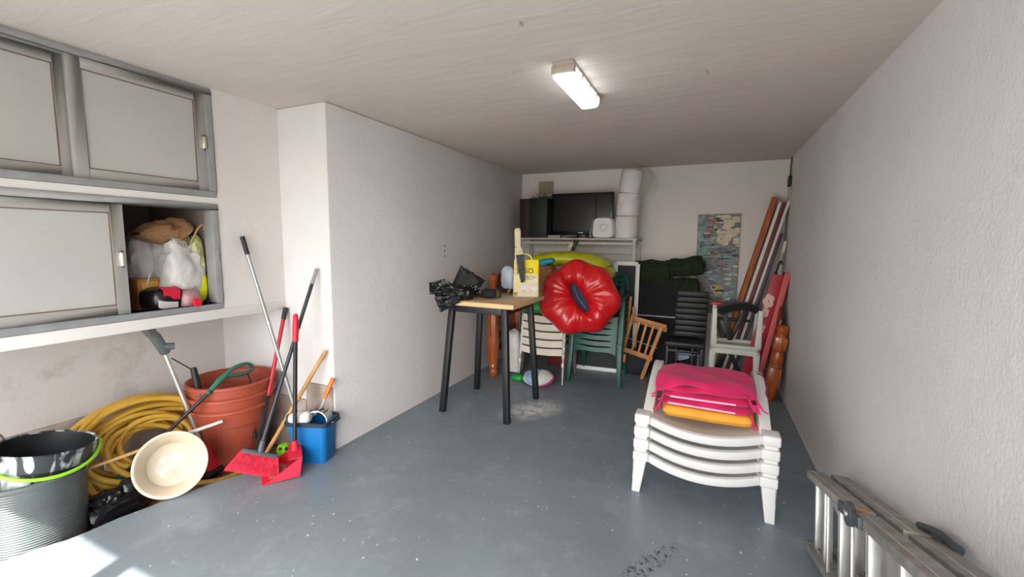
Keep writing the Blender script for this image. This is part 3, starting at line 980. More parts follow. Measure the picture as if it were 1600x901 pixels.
b = MB(); crumple(b, (-1.66, 4.50, 1.272), (0.26, 0.14, 0.075), seed=21, amp=0.15, rot=Matrix.Rotation(-0.25, 3, 'Y'), flat=0)
tag(rebase(b.build('pool_noodle', M_teal, ang=60), (-1.66, 4.50, 1.23)), 'turquoise folded inflatable tucked under the lime mattress', 'pool float')
b = MB(); crumple(b, (-1.67, 4.52, 1.04), (0.30, 0.22, 0.42), seed=22, amp=0.06, e=0.45)
tag(rebase(b.build('wicker_basket', M_tan, ang=60), (-1.67, 4.52, 0.83)), 'tan wicker basket behind the plaster bag, under the turquoise inflatable', 'basket')
b = MB(); crumple(b, (-1.66, 4.40, 0.795), (0.34, 0.22, 0.15), seed=23, amp=0.2)
tag(rebase(b.build('inflatable_armband', M_leaf, ang=60), (-1.66, 4.40, 0.74)), 'bright green deflated float on top of the beige chairs', 'pool float')
t = thing('dish_brush', 'black and cream brush sticking up behind the lime mattress', 'brush', (-1.50, 4.95, 1.38))
MB().bar((-1.560, 4.92, 1.30), (-1.470, 4.95, 1.50), 0.050, 0.02, ref=(0, 1, 0)).build('handle', M_cream, t, bevel=0.004)
MB().bar((-1.470, 4.975, 1.40), (-1.430, 4.985, 1.53), 0.035, 0.04, ref=(0, 1, 0), w1=0.05).build('head', M_blackpl, t, bevel=0.006)

# deflated beach ball and small things on the floor
t = thing('beach_ball', 'half deflated beach ball in white, blue and pink on the floor behind the table', 'ball', (-1.56, 4.14, 0))
cols = [M_white, mat('royal_blue_vinyl', '2b4fb0', 0.4), M_white, mat('hot_pink_vinyl', 'd8508c', 0.4), M_white, mat('pale_blue_vinyl', '8fb0cc', 0.4)]
for k in range(6):
    b = MB()
    def fn(u, v_, k=k):
        a = 2 * PI * (k + u) / 6 + 2.4
        q = PI * v_
        p = V((math.sin(q) * math.cos(a), math.cos(q), math.sin(q) * math.sin(a)))
        p = Matrix.Rotation(0.6, 3, 'X') @ p
        kk = 1 + 0.10 * mn.noise(p * 2.0)
        z = 0.072 + p.z * 0.092 * kk
        return V((-1.56 + p.x * 0.165 * kk, 4.15 + p.y * 0.15 * kk, max(0.002, z)))
    b.grid(fn, 8, 17)
    b.build('gore', cols[k], t, ang=70)
b = MB(); crumple(b, (-1.80, 4.16, 0.035), (0.13, 0.09, 0.075), seed=31, amp=0.2, nu=18, nv=10)
tag(rebase(b.build('toy_shovel', M_leaf, ang=60), (-1.80, 4.16, 0)), 'small bright green plastic toy on the floor beside the grey chair leg', 'toy')
b = MB(); crumple(b, (-1.955, 4.40, 0.30), (0.20, 0.20, 0.50), seed=32, amp=0.16, e=0.6)
o = b.build('laundry_sack', M_whitebag, ang=60)
tag(rebase(o, (-1.955, 4.40, 0.05)), 'white cloth sack on the floor between headboard and beige chairs', 'sack')
o.location.z = -0.0
b = MB().box((-1.72, 4.86, 0.0), (-1.36, 5.10, 0.34))
t = thing('storage_crate', 'dark red plastic crate on the floor behind the beige chairs', 'crate', (-1.54, 4.98, 0))
b.build('body', mat('dark_red_plastic', '6d2019', 0.5), t, bevel=0.02)
MB().box((-1.735, 4.845, 0.305), (-1.345, 5.115, 0.345)).build('rim', mat('dark_red_plastic', '6d2019', 0.5), t, bevel=0.01)

# ------------------------------------------------------------------ shelf at the back and what stands on it
ZS = 1.552
t = thing('metal_shelf', 'tall grey-white metal shelf frame against the back wall', 'shelf', (-1.46, 5.30, 0))
MB().box((-2.23, 5.06, ZS - 0.020), (-0.745, 5.50, ZS)).build('shelf_board', M_shelf, t, bevel=0.003)
for x in (-2.20, -0.775):
    for y in (5.085, 5.475):
        MB().box((x - 0.018, y - 0.018, 0.0), (x + 0.018, y + 0.018, ZS - 0.020)).build('post', M_shelf, t, bevel=0.003)
for y in (5.085, 5.475):
    MB().box((-2.18, y - 0.010, ZS - 0.075), (-0.79, y + 0.010, ZS - 0.045)).build('front_rail' if y < 5.2 else 'rear_rail', M_shelf, t, bevel=0.002)
MB().box((-2.18, 5.468, ZS - 0.20), (-0.79, 5.482, ZS - 0.18)).build('brace', M_shelf, t, bevel=0.002)
MB().box((-2.19, 5.09, 0.62), (-0.785, 5.47, 0.64)).build('lower_board', M_shelf, t, bevel=0.003)

t = thing('television', 'black flat television on a low stand on the shelf', 'television', (-1.46, 5.28, ZS))
R = rz(math.radians(2))
bx = MB().box((-1.845, 5.250, ZS + 0.045), (-1.065, 5.300, ZS + 0.555)); bx.build('case', M_tvbody, t, bevel=0.010)
MB().box((-1.815, 5.2465, ZS + 0.095), (-1.095, 5.2500, ZS + 0.530)).build('screen', M_screen, t, smooth=False)
MB().box((-1.485, 5.2470, ZS + 0.064), (-1.425, 5.2500, ZS + 0.073)).build('badge', mat('silver_badge', 'aeb2b5', 0.3, metal=0.7), t)
MB().lathe([(0.0, 0.0), (0.15, 0.0), (0.15, 0.010), (0.06, 0.022), (0.0, 0.024)], 28, (-1.455, 5.275, ZS), sx=1.25, sy=0.75).build('stand_foot', M_tvbody, t)
MB().box((-1.515, 5.262, ZS + 0.018), (-1.395, 5.29, ZS + 0.055)).build('stand_neck', M_tvbody, t, bevel=0.004)
b = MB().tube(catmull([(-1.270, 5.240, ZS + 0.552), (-1.272, 5.238, ZS + 0.40), (-1.268, 5.238, ZS + 0.28), (-1.275, 5.236, ZS + 0.22)], 5), 0.004, 6)
t2 = thing('hanging_cable', 'thin black cable with a plug hanging over the television screen', 'cable', (-1.27, 5.24, ZS + 0.22))
b.build('cord', M_black, t2)
MB().lathe([(0.006, 0), (0.020, 0.012), (0.020, 0.05), (0.006, 0.065)], 12, (-1.275, 5.232, ZS + 0.18)).build('plug', M_black, t2)
t = thing('document_box', 'narrow oxblood red box at the left end of the shelf', 'box', (-2.155, 5.26, ZS))
MB().box((-2.225, 5.12, ZS), (-2.095, 5.40, ZS + 0.485)).build('body', M_oxblood, t, bevel=0.004)
MB().box((-2.228, 5.117, ZS + 0.43), (-2.092, 5.403, ZS + 0.49)).build('lid', M_oxblood, t, bevel=0.004)
t = thing('artificial_tree_box', 'very dark green carton with fir needles poking out, beside the television', 'box', (-1.965, 5.26, ZS))
MB().box((-2.088, 5.10, ZS), (-1.850, 5.40, ZS + 0.495)).build('carton', M_dkgreen, t, bevel=0.004)
rr = random.Random(5)
b = MB()
for k in range(60):
    x, y = rr.uniform(-2.08, -1.86), rr.uniform(5.12, 5.38)
    p = V((x, y, ZS + 0.49))
    b.tube([p, p + V((rr.uniform(-.05, .05), rr.uniform(-.04, .04), rr.uniform(.02, .065)))], [0.003, 0.001], 4)
o = b.build('fir_needles', mat('fir_green', '1d3a2b', 0.8, var=0.3), t)
o['kind'] = 'stuff'
b = MB().box((-1.845, 5.12, ZS), (-1.68, 5.22, ZS + 0.035))
tag(rebase(b.build('set_top_box', mat('silver_grey_plastic', '9b9792', 0.5), bevel=0.005), (-1.76, 5.17, ZS)), 'flat grey set-top box on the shelf beneath the television', 'electronics')

def paper_roll(name, label, c, r, h, axis, group=None, tilt=0.0):
    t = thing(name, label, 'paper roll', c, group)
    m = Matrix.Rotation(tilt, 3, 'Y') if axis == 'z' else Matrix.Rotation(PI / 2, 3, 'X') @ Matrix.Rotation(0.05, 3, 'Z')
    b = MB()
    b.lathe([(0.025, 0.004), (r * 0.93, 0.0), (r, 0.012), (r * 1.01, h * .5), (r, h - 0.012), (r * 0.93, h), (0.025, h - 0.004)], 36, c, m)
    b.build('paper', M_tissue, t)
    b = MB().lathe([(0.024, -0.002), (0.028, -0.002), (0.028, 0.01)], 24, c, m).lathe([(0.020, h - .01), (0.028, h + 0.002), (0.024, h + 0.002)], 24, c, m)
    b = MB()
    b.lathe([(0.022, -0.003), (0.030, -0.003), (0.030, h + 0.003), (0.022, h + 0.003)], 24, c, m)
    b.build('core', mat('grey_card_core', 'bdb4ab', 0.8), t)
    return t
gp = 'column of wrapped paper rolls on the shelf'
paper_roll('paper_roll', 'bottom white paper roll of the wrapped column on the shelf', (-0.905, 5.235, ZS), 0.128, 0.258, 'z', gp, 0.02)
paper_roll('paper_roll', 'middle white paper roll of the wrapped column on the shelf', (-0.898, 5.235, ZS + 0.262), 0.124, 0.258, 'z', gp, 0.05)
paper_roll('paper_roll', 'top white paper roll of the wrapped column, just under the ceiling', (-0.880, 5.235, ZS + 0.524), 0.118, 0.255, 'z', gp, 0.10)
t = thing('paper_roll', 'unwrapped white paper roll lying end-on in front of the television', 'paper roll', (-1.145, 5.14, ZS))
b = MB()
def sqroll(u, v_):
    a = 2 * PI * u
    k = 0.122 * (1 + 0.055 * (1 - math.cos(4 * a)) / 2 * 0 + 0.10 * (abs(math.sin(2 * a)) ** 1.5))
    e_ = min(1, 0.90 + 0.1 * math.sin(PI * min(1, v_ * 1.0)) * 3)
    cx_, sz_ = math.copysign(abs(math.cos(a)) ** 0.42, math.cos(a)), math.copysign(abs(math.sin(a)) ** 0.42, math.sin(a))
    return V((-1.145 + 0.122 * e_ * cx_ * (1.0 - 0.07 * sz_), 5.07 + 0.20 * v_, ZS + 0.1225 + 0.122 * e_ * sz_))
b.grid(sqroll, 48, 8, wrap_u=True)
vs = [sqroll(i / 48, 0) for i in range(48)]
b.add(vs, [tuple(range(48))])
vs = [sqroll(i / 48, 1) for i in range(48)]
b.add(vs, [tuple(range(48))])
o = b.build('paper', M_tissue, t)
MB().lathe([(0.030, 0.0), (0.046, 0.0), (0.046, 0.004), (0.030, 0.004), (0.030, 0.0)], 28, (-1.135, 5.0695, ZS + 0.125), Matrix.Rotation(PI / 2, 3, 'X'), cap=False).build('core', mat('pressed_paper', 'd5d0d0', 0.9), t)
MB().grid(lambda u, v_: V((-1.265 - 0.03 * (1 - v_) - 0.008 * math.sin(5 * v_), 5.08 + 0.16 * u, ZS + 0.012 + 0.20 * v_)), 4, 8).build('loose_sheet', M_tissue, t, solid=0.002)
b = MB()
def filmf(u, v_):
    a = 2 * PI * u
    z = ZS + 0.02 + 0.80 * v_
    rx = 0.15 + 0.02 * mn.noise(V((u * 6, v_ * 5, 3))) - 0.02 * v_
    return V((-0.895 + 0.05 * v_ + rx * math.cos(a), 5.235 + rx * 0.95 * math.sin(a), min(z, H - 0.02)))
b.grid(filmf, 28, 14, wrap_u=True)
t = thing('plastic_wrapping', 'torn clear plastic wrapping around the column of paper rolls', 'plastic wrap', (-0.89, 5.235, ZS))
b.build('sleeve', M_film, t, ang=70)
b = MB()
def hang(u, v_):
    x = -0.80 + 0.25 * u * (0.55 + 0.45 * math.sin(PI * min(1, v_ * 1.1)))
    z = 2.385 - 0.03 * u - (0.42 - 0.10 * abs(u - 0.6)) * v_
    y = 5.20 + 0.05 * math.sin(7 * u + 3 * v_) + 0.04 * mn.noise(V((u * 4, v_ * 4, 1)))
    return V((x, y, z))
b.grid(hang, 16, 16)
b.build('loose_end', mat('bunched_plastic_film', 'd0cac5', rough=0.2, alpha=0.34, var=0.03, bump=0.4, bscale=12), t, ang=70)

# ------------------------------------------------------------------ canvas on the back wall
t = thing('canvas_painting', 'tall narrow canvas with a grey-blue abstract city scene on the back wall', 'painting', (0.10, D - 0.02, 0.70))
Rp = Matrix.Rotation(math.radians(-0.6), 3, 'Y')
def pp(x, z, y=D - 0.030):
    return Rp @ V((x - 0.10, 0, z - 0.70)) + V((0.10, y, 0.70))
b = MB().prism([pp(-0.118, 0.70, D - 0.002), pp(0.322, 0.70, D - 0.002), pp(0.322, 1.838, D - 0.002), pp(-0.118, 1.838, D - 0.002)], (0, -0.028, 0))
b.build('canvas', mat('painted_canvas_ground', '8f979b', 0.8, col2='74787d', vscale=9), t, bevel=0.002)
PM = {k: mat('paint_' + k, c, 0.8, col2=c2, vscale=16) for k, c, c2 in (('teal', '8fa9a8', '6f8d90'), ('cream', 'd8cdb8', 'cbbda4'), ('mauve', '9a8c96', '7c707c'), ('slate', '5f656e', '7b7f85'), ('red', 'b55a52', '9b7a72'), ('yellow', 'd8b54a', 'b79a55'), ('pale', 'c3c5c0', 'a3a8a5'), ('dark', '3c3f45', '55585c'), ('aqua', '6fa79a', '86b0aa'))}
rp_ = random.Random(11)
names = list(PM)
b = MB()
def dab(c, x0, z0, w_, h_, lift):
    b.mi = names.index(c)
    n_ = 7
    pts = []
    for q in range(n_):
        a = 2 * PI * (q + rp_.uniform(-.2, .2)) / n_
        ex, ez = math.copysign(abs(math.cos(a)) ** .6, math.cos(a)), math.copysign(abs(math.sin(a)) ** .6, math.sin(a))
        pts.append(pp(min(max(x0 + ex * w_ / 2, -0.114), 0.318), min(max(z0 + ez * h_ / 2, 0.704), 1.834), D - 0.0301 - lift))
    b.prism(pts, (0, -0.0004, 0))
k = 0
for zone, x0, x1, z0, z1, cs, n_ in (('sky', 0.10, 0.31, 1.50, 1.82, ('cream',), 26), ('water', -0.112, -0.03, 1.30, 1.83, ('teal', 'teal', 'slate'), 26),
        ('roofs', -0.03, 0.16, 1.55, 1.80, ('slate', 'mauve', 'dark', 'red', 'pale'), 34), ('houses', -0.04, 0.31, 1.30, 1.50, ('mauve', 'slate', 'pale', 'red', 'aqua', 'dark'), 46),
        ('street', -0.06, 0.22, 1.05, 1.30, ('pale', 'slate', 'mauve', 'slate'), 40), ('gable', 0.20, 0.31, 1.05, 1.26, ('cream', 'cream', 'aqua'), 14),
        ('low', -0.11, 0.10, 0.86, 1.12, ('mauve', 'slate', 'pale', 'mauve'), 40), ('yellow', 0.06, 0.18, 0.88, 1.02, ('yellow', 'dark', 'cream', 'yellow'), 14), ('corner', 0.17, 0.31, 0.86, 1.06, ('aqua', 'pale', 'slate'), 18), ('base', -0.11, 0.31, 0.71, 0.88, ('slate', 'pale', 'dark', 'red', 'slate'), 44)):
    for _ in range(n_):
        k += 1
        wide = zone in ('sky', 'water')
        dab(rp_.choice(cs), rp_.uniform(x0, x1), rp_.uniform(z0, z1), rp_.uniform(0.05, 0.11) if wide else rp_.uniform(0.02, 0.085), rp_.uniform(0.05, 0.10) if wide else rp_.uniform(0.008, 0.034), 0.00001 * k)
for _ in range(26):
    k += 1
    dab(rp_.choice(('dark', 'slate', 'pale')), rp_.uniform(-0.08, 0.28), rp_.uniform(0.74, 1.76), rp_.uniform(0.04, 0.14), 0.006, 0.00001 * k)
b.build('painted_scene', [PM[n_] for n_ in names], t, smooth=False, kind='stuff')

# ------------------------------------------------------------------ dark heap in the middle of the back wall
def screen_frame(label, p0, wv, hv, loc_):
    t = thing('fly_screen', label, 'fly screen', loc_)
    p0, wv, hv = V(p0), V(wv), V(hv)
    nv = wv.cross(hv).normalized()
    fwid = 0.045
    for a, b_ in ((p0, p0 + wv), (p0 + hv, p0 + hv + wv), (p0, p0 + hv), (p0 + wv, p0 + wv + hv)):
        MB().bar(a, b_, 0.022, fwid, ref=(hv if (b_ - a).cross(wv).length < 1e-4 else wv)).build('frame_bar', M_white, t, bevel=0.003)
    MB().prism([p0, p0 + wv, p0 + wv + hv, p0 + hv], nv * 0.002).build('mesh', M_mesh, t, smooth=False)
    return t
screen_frame('white-framed fly screen standing upright right of the shelf post', (-0.965, 5.01, 0.02), (0.245, 0.01, 0), (0, 0.03, 1.245), (-0.84, 5.01, 0))
screen_frame('white-framed fly screen leaning low behind the green chairs', (-1.46, 4.90, 0.023), (0.64, 0.04, 0), (0, 0.10, 0.50), (-1.14, 4.9, 0))

def fuzzy_roll(name, label, p, q, r, seed):
    p, q = V(p), V(q)
    d = q - p
    x = d.normalized()
    y = x.cross(V((0, 0, 1))).normalized()
    z = x.cross(y)
    b = MB()
    def fn(u, v_):
        a = 2 * PI * u
        k = 1 + 0.14 * mn.noise(V((v_ * 3 + seed, math.cos(a) * 1.4, math.sin(a) * 1.4))) + 0.05 * mn.noise(V((v_ * 22, math.cos(a) * 9, math.sin(a) * 9 + seed)))
        e_ = min(1, 0.25 + 3.2 * math.sqrt(max(0, min(v_, 1 - v_))))
        return p + d * v_ + (y * math.cos(a) * 1.0 + z * math.sin(a)) * r * k * e_
    b.grid(fn, 28, 20, wrap_u=True)
    t = thing(name, label, 'grass roll', (p + q) / 2)
    b.build('turf', M_grass, t, ang=80)
    b = MB()
    def sp_(u, v_):
        a = 2 * PI * 2.5 * u
        return q - d * 0.001 + x * 0.002 + (y * math.cos(a) + z * math.sin(a)) * r * (0.15 + 0.6 * u) + x * 0.01 * v_
    b.grid(sp_, 30, 2)
    b.build('rolled_end', mat('dark_grass_backing', '1f2a12', 0.95), t, solid=0.004)
    return t
fuzzy_roll('artificial_grass_roll', 'long dark green roll of artificial grass lying left, above the black loungers', (-0.80, 5.25, 1.155), (-0.37, 5.27, 1.165), 0.145, 1)
fuzzy_roll('artificial_grass_roll', 'upper right roll of dark green artificial grass, against the painting', (-0.40, 5.26, 1.215), (-0.03, 5.27, 1.265), 0.105, 2)
fuzzy_roll('artificial_grass_roll', 'lower right roll of dark green artificial grass above the ribbed chair', (-0.37, 5.25, 1.00), (-0.07, 5.25, 1.01), 0.105, 3)

def sling(label, x0, x1, yb, lean, zt, seed):
    t = thing('folded_lounger', label, 'lounger', ((x0 + x1) / 2, yb, 0), 'black sling loungers folded upright')
    for x in (x0, x1):
        MB().tube(catmull([(x, yb, 0.0), (x, yb + lean * .5, zt * .5), (x + 0.01, yb + lean, zt * 0.97)], 5), 0.011, 8).build('side_tube', M_black, t)
    for zz, nm in ((0.10, 'lower_crossbar'), (zt * 0.60, 'middle_crossbar'), (zt * 0.96, 'top_crossbar')):
        m_ = M_tube if nm == 'middle_crossbar' else M_black
        MB().tube([(x0, yb + lean * zz / zt - 0.012, zz), (x1, yb + lean * zz / zt - 0.012, zz)], 0.009, 8).build(nm, m_, t)
    b = MB()
    b.grid(lambda u, v_: V((x0 + (x1 - x0) * u, yb + lean * v_ + 0.004 + 0.03 * math.sin(PI * u) * math.sin(PI * v_), 0.06 + (zt - 0.10) * v_)), 8, 14)
    b.build('sling_fabric', M_fabricblk, t, solid=0.003)
    return t
sling('black sling lounger folded upright, nearest to the white fly screen', -0.70, -0.30, 5.06, 0.10, 1.12, 1)
sling('black sling lounger folded upright behind the ribbed black chair', -0.66, -0.06, 5.20, 0.06, 0.92, 2)

# black ribbed chair
t = thing('dining_chair', 'black high-backed dining chair with horizontal ribbed upholstery', 'chair', (-0.18, 4.98, 0))
x0, x1, yf, yb = -0.375, 0.005, 4.80, 5.10
for k in range(8):
    z0 = 0.47 + k * 0.0635
    lean = 0.010 * k
    MB().box((x0 + 0.075, yb - 0.02 + lean, z0), (x1 + 0.02, yb + 0.03 + lean, z0 + 0.060)).build('back_rib', M_leather, t, bevel=0.010)
for x in (x0 + 0.085, x1 + 0.01):
    MB().bar((x, yb + 0.012, 0.0), (x, yb + 0.095, 0.965), 0.026, 0.026, ref=(0, 1, 0)).build('back_post', M_black, t, bevel=0.003)
MB().box((x0, yf, 0.405), (x1 + 0.02, yb + 0.02, 0.462)).build('seat', M_leather, t, bevel=0.018)
for x, y in ((x0 + 0.03, yf + 0.03), (x1 - 0.01, yf + 0.03)):
    MB().bar((x, y, 0.0), (x, y, 0.41), 0.024, 0.024, ref=(0, 1, 0)).build('leg', M_black, t, bevel=0.002)
for x, y in ((x0 + 0.11, yb - 0.02), (x1 - 0.10, yf + 0.06)):
    MB().bar((x, y, 0.0), (x, y, 0.41), 0.018, 0.018, ref=(0, 1, 0)).build('inner_leg', M_black, t, bevel=0.002)
MB().bar((x0 + 0.03, yf + 0.03, 0.36), (x1 - 0.01, yf + 0.03, 0.36), 0.016, 0.03).build('stretcher', M_black, t, bevel=0.002)
t = thing('storage_box', 'pale blue plastic storage box on the floor under the black chair', 'box', (-0.25, 5.35, 0))
MB().box((-0.49, 5.22, 0.0), (-0.03, 5.47, 0.23)).build('tub', mat('pale_blue_plastic', '8ea2b8', 0.4), t, bevel=0.015)
MB().box((-0.50, 5.21, 0.232), (-0.02, 5.48, 0.262)).build('lid', mat('pale_blue_lid', 'a5b4c4', 0.4), t, bevel=0.008)
t = thing('travel_bag', 'squat black travel bag on the floor behind the pine chair', 'bag', (-0.70, 5.02, 0))
b = MB(); crumple(b, (-0.70, 5.00, 0.15), (0.30, 0.18, 0.30), seed=41, amp=0.07, e=0.4)
b.build('body', mat('dark_navy_nylon', '1a1c24', 0.7), t, ang=60)
b = MB().tube(catmull([(-0.80, 4.91, 0.24), (-0.76, 4.885, 0.31), (-0.68, 4.88, 0.32), (-0.63, 4.91, 0.25)], 5), 0.008, 8)
b.build('strap', M_fabricblk, t)

# pine slatted folding chair, tipped over
t = thing('pine_folding_chair', 'pine slatted folding chair tipped sideways in front of the black loungers', 'chair', (-0.57, 4.86, 0))
def P4(px):
    return V(px)
TL, TR, BL, BR = V((-0.735, 4.80, 0.690)), V((-0.365, 4.85, 0.605)), V((-0.795, 4.79, 0.325)), V((-0.495, 4.83, 0.240))
MB().bar(TL, TR + V((0.0, 0, 0)), 0.026, 0.045).build('top_rail', M_pine_o, t, bevel=0.004)
MB().bar(BL, BR, 0.026, 0.050).build('bottom_rail', M_pine_o, t, bevel=0.004)
for k, (nm, f0) in enumerate((('slat', .28), ('slat', .50), ('slat', .72))):
    a_, b_ = BL.lerp(BR, f0), TL.lerp(TR, f0 * 0.92)
    MB().bar(a_, b_, 0.024, 0.016, ref=(0, 1, 0)).build(nm, M_pine_o, t, bevel=0.003)
MB().bar(V((-0.600, 4.84, 0.0)), V((-0.415, 4.84, 0.60)), 0.040, 0.026, ref=(0, 1, 0)).build('side_stile', M_pine_o, t, bevel=0.004)
MB().bar(BL + V((-.01, 0, -.02)), TL + V((0.02, 0, 0.03)), 0.034, 0.024, ref=(0, 1, 0)).build('side_stile', M_pine_o, t, bevel=0.004)
MB().bar(V((-0.80, 4.86, 0.16)), V((-0.755, 4.86, 0.91)), 0.030, 0.024, ref=(0, 1, 0)).build('rear_leg', M_pine_o, t, bevel=0.004)
MB().bar(V((-0.72, 4.86, 0.80)), V((-0.715, 4.86, 0.60)), 0.030, 0.024, ref=(0, 1, 0)).build('rear_stub', M_pine_o, t, bevel=0.004)
MB().bar(V((-0.70, 4.90, 0.64)), V((-0.365, 4.92, 0.555)), 0.026, 0.045).build('seat_rail', M_pine_o, t, bevel=0.004)
MB().tube([BL.lerp(TL, .35) + V((0, .03, 0)), BR.lerp(TR, .32) + V((0, .03, 0))], 0.005, 8).build('steel_rod', M_tube, t)
# ------------------------------------------------------------------ stools
def stool(label, zb, flip, c, group):
    t = thing('plastic_stool', label, 'stool', (c[0], c[1], zb), group)
    hw, hd = 0.225, 0.16
    def Z(z):
        return zb + (0.42 - z if flip else z)
    b = MB()
    def rrect(w_, d_, z, n=6, r=0.05):
        out = []
        for sx, sy, a0 in ((1, 1, 0), (-1, 1, PI / 2), (-1, -1, PI), (1, -1, 1.5 * PI)):
            for k in range(n + 1):
                a = a0 + PI / 2 * k / n
                out.append(V((c[0] + sx * (w_ - r) + r * math.cos(a), c[1] + sy * (d_ - r) + r * math.sin(a), Z(z))))
        return out
    loops = [rrect(hw - .01, hd - .01, 0.372), rrect(hw + .01, hd + .01, 0.372), rrect(hw + .012, hd + .012, 0.398), rrect(hw, hd, 0.420), rrect(hw - 0.02, hd - 0.02, 0.420)]
    n_ = len(loops[0])
    vs = [p for l in loops for p in l]
    fs = [(i * n_ + k, i * n_ + (k + 1) % n_, (i + 1) * n_ + (k + 1) % n_, (i + 1) * n_ + k) for i in range(4) for k in range(n_)]
    fs.append(tuple(range(4 * n_, 5 * n_)))
    under = rrect(hw - .01, hd - .01, 0.405)
    b.add(vs, fs)
    b.add(loops[0] + under, [(k, (k + 1) % n_, n_ + (k + 1) % n_, n_ + k) for k in range(n_)] + [tuple(range(n_, 2 * n_))])
    b.build('top', M_stool, t, ang=40)
    for sx in (-1, 1):
        for sy in (-1, 1):
            x, y = c[0] + sx * (hw - 0.022), c[1] + sy * (hd - 0.022)
            l = MB().bar((x + sx * 0.005, y + sy * .01, Z(0.0)), (x, y, Z(0.385)), 0.040, 0.044, ref=(0, 1, 0), w1=0.062, h1=0.055)
            l.build('leg', M_stool, t, bevel=0.007)
    return t
stool('off-white plastic stool standing upright behind the pink cushions', 0.0, False, (0.300, 5.06), 'pair of off-white plastic stools')
stool('off-white plastic stool turned upside down, legs up, on the other stool', 0.421, True, (0.305, 5.06), 'pair of off-white plastic stools')
t = thing('foam_pad', 'black padded bar lying across the upturned stool legs', 'pad', (0.30, 5.02, 0.76))
b = MB()
pth = [V((0.135, 4.98, 0.800)), V((0.22, 4.99, 0.840)), V((0.34, 5.0, 0.868)), V((0.43, 5.01, 0.862)), V((0.475, 5.02, 0.825))]
for p, q in zip(pth[:-1], pth[1:]):
    b.bar(p, q + (q - p) * 0.06, 0.15, 0.075)
b.build('padding', M_fabricblk, t, bevel=0.012)
MB().bar((0.185, 4.99, 0.805), (0.262, 4.99, 0.50), 0.050, 0.035, ref=(0, 1, 0)).build('strut', M_blackpl, t, bevel=0.006)
MB().bar((0.40, 5.10, 0.82), (0.262, 5.06, 0.50), 0.045, 0.03, ref=(0, 1, 0)).build('strut', M_blackpl, t, bevel=0.006)
b = MB().box((0.055, 5.13, 0.842), (0.165, 5.22, 0.872))
o = b.build('red_lid', M_redpl, bevel=0.01)
tag(rebase(o, (0.11, 5.17, 0.842)), 'small red plastic lid resting on the upturned stool leg', 'lid')
t = thing('folding_trestle', 'black folding trestle under the upright stool', 'trestle', (0.28, 5.30, 0))
for xa, xb in ((0.12, 0.42), (0.42, 0.12)):
    MB().bar((xa, 5.30 + .03 * (xa < .2), 0.0), (xb, 5.30 + .03 * (xa < .2), 0.66), 0.05, 0.025, ref=(0, 1, 0)).build('leg', M_blackpl, t, bevel=0.004)
MB().bar((0.08, 5.31, 0.67), (0.46, 5.31, 0.67), 0.06, 0.03).build('top_bar', M_blackpl, t, bevel=0.004)

# ------------------------------------------------------------------ boards leaning in the right corner
def plank(name, label, foot, top, w_, th, m, ref, group='boards leaning in the right corner', stripe=None):
    t = thing(name, label, 'board', foot, group)
    MB().bar(foot, top, w_, th, ref=ref).build('board', m, t, bevel=0.003)
    if stripe:
        d = (V(top) - V(foot))
        b = MB()
        for f_ in (0.42, 0.62, 0.80):
            p = V(foot) + d * f_ + V((0, -w_ / 2 - 0.0, 0))
            b = MB().tube([p, p + V((-.004, -0.003, 0))], 0.008, 8)
            b.build('knot', mat('dark_knot', '6b3a1c', 0.7), t)
    return t
M_or = mat('orange_stained_board', 'b5662f', rough=0.6, col2='97491d', vscale=5, stretch=(8, 8, 1))
M_mar = mat('maroon_laminate', '6a2c30', 0.5, var=0.08)
M_pur = mat('dusky_purple_laminate', '4d3445', 0.5, var=0.08)
M_wht = mat('white_board_edge', 'd9d4cb', 0.5, var=0.04)
dirv = V((0.452, 0.0, 1.95))
yk = 5.30
foots = [(0.150, M_or, 0.045, 'orange stained wooden board, leftmost of the leaning boards', 2.00, 5.40),
         (0.205, M_wht, 0.030, 'left white-edged board of the leaning boards', 1.94, 5.37),
         (0.242, M_mar, 0.034, 'maroon board between the two white-edged leaning boards', 1.94, 5.37),
         (0.278, M_wht, 0.026, 'right white-edged board of the leaning boards', 1.955, 5.37),
         (0.312, M_pur, 0.034, 'dusky purple board right of the white-edged leaning boards', 1.62, 5.37)]
for fx, m, th, lb, zt, yy in foots:
    f = V((fx, yy, 0.0))
    plank('leaning_board', lb, f, f + dirv * (zt / 1.95), 0.16, th, m, ref=(1, 0, 0), stripe=(m is M_or))
t = thing('metal_rail', 'thin grey metal rail leaning between purple board and red flower board', 'rail', (0.40, 5.22, 0))
MB().bar((0.395, 5.22, 0.0), (0.700, 5.22, 1.42), 0.020, 0.014, ref=(0, 1, 0)).build('rail', M_alu_d, t, bevel=0.003)
MB().bar((0.700, 5.22, 1.42), (0.718, 5.22, 1.54), 0.028, 0.02, ref=(0, 1, 0)).build('end_piece', M_cream, t, bevel=0.003)
t = thing('rolled_umbrella', 'dark rolled umbrella leaning against the boards in the corner', 'umbrella', (0.46, 5.20, 0))
b = MB().tube([(0.455, 5.14, 0.06), (0.50, 5.15, 0.35), (0.575, 5.17, 0.8), (0.655, 5.20, 1.22)], [0.012, 0.030, 0.034, 0.016], 10)
b.build('cloth', mat('dark_purple_cloth', '251c33', 0.9, var=0.3, vscale=30), t)
MB().tube([(0.452, 5.14, 0.0), (0.455, 5.14, 0.06)], 0.006, 8).build('ferrule', M_tube, t)
MB().tube(catmull([(0.655, 5.20, 1.22), (0.672, 5.205, 1.30), (0.690, 5.21, 1.33), (0.705, 5.21, 1.30)], 4), 0.010, 8).build('crook', M_blackpl, t)
MB().tube(catmull([(0.515, 5.115, 0.60), (0.555, 5.115, 0.62), (0.575, 5.13, 0.60), (0.55, 5.19, 0.60)], 5), 0.012, 8).build('tie_strap', M_fabricblk, t)
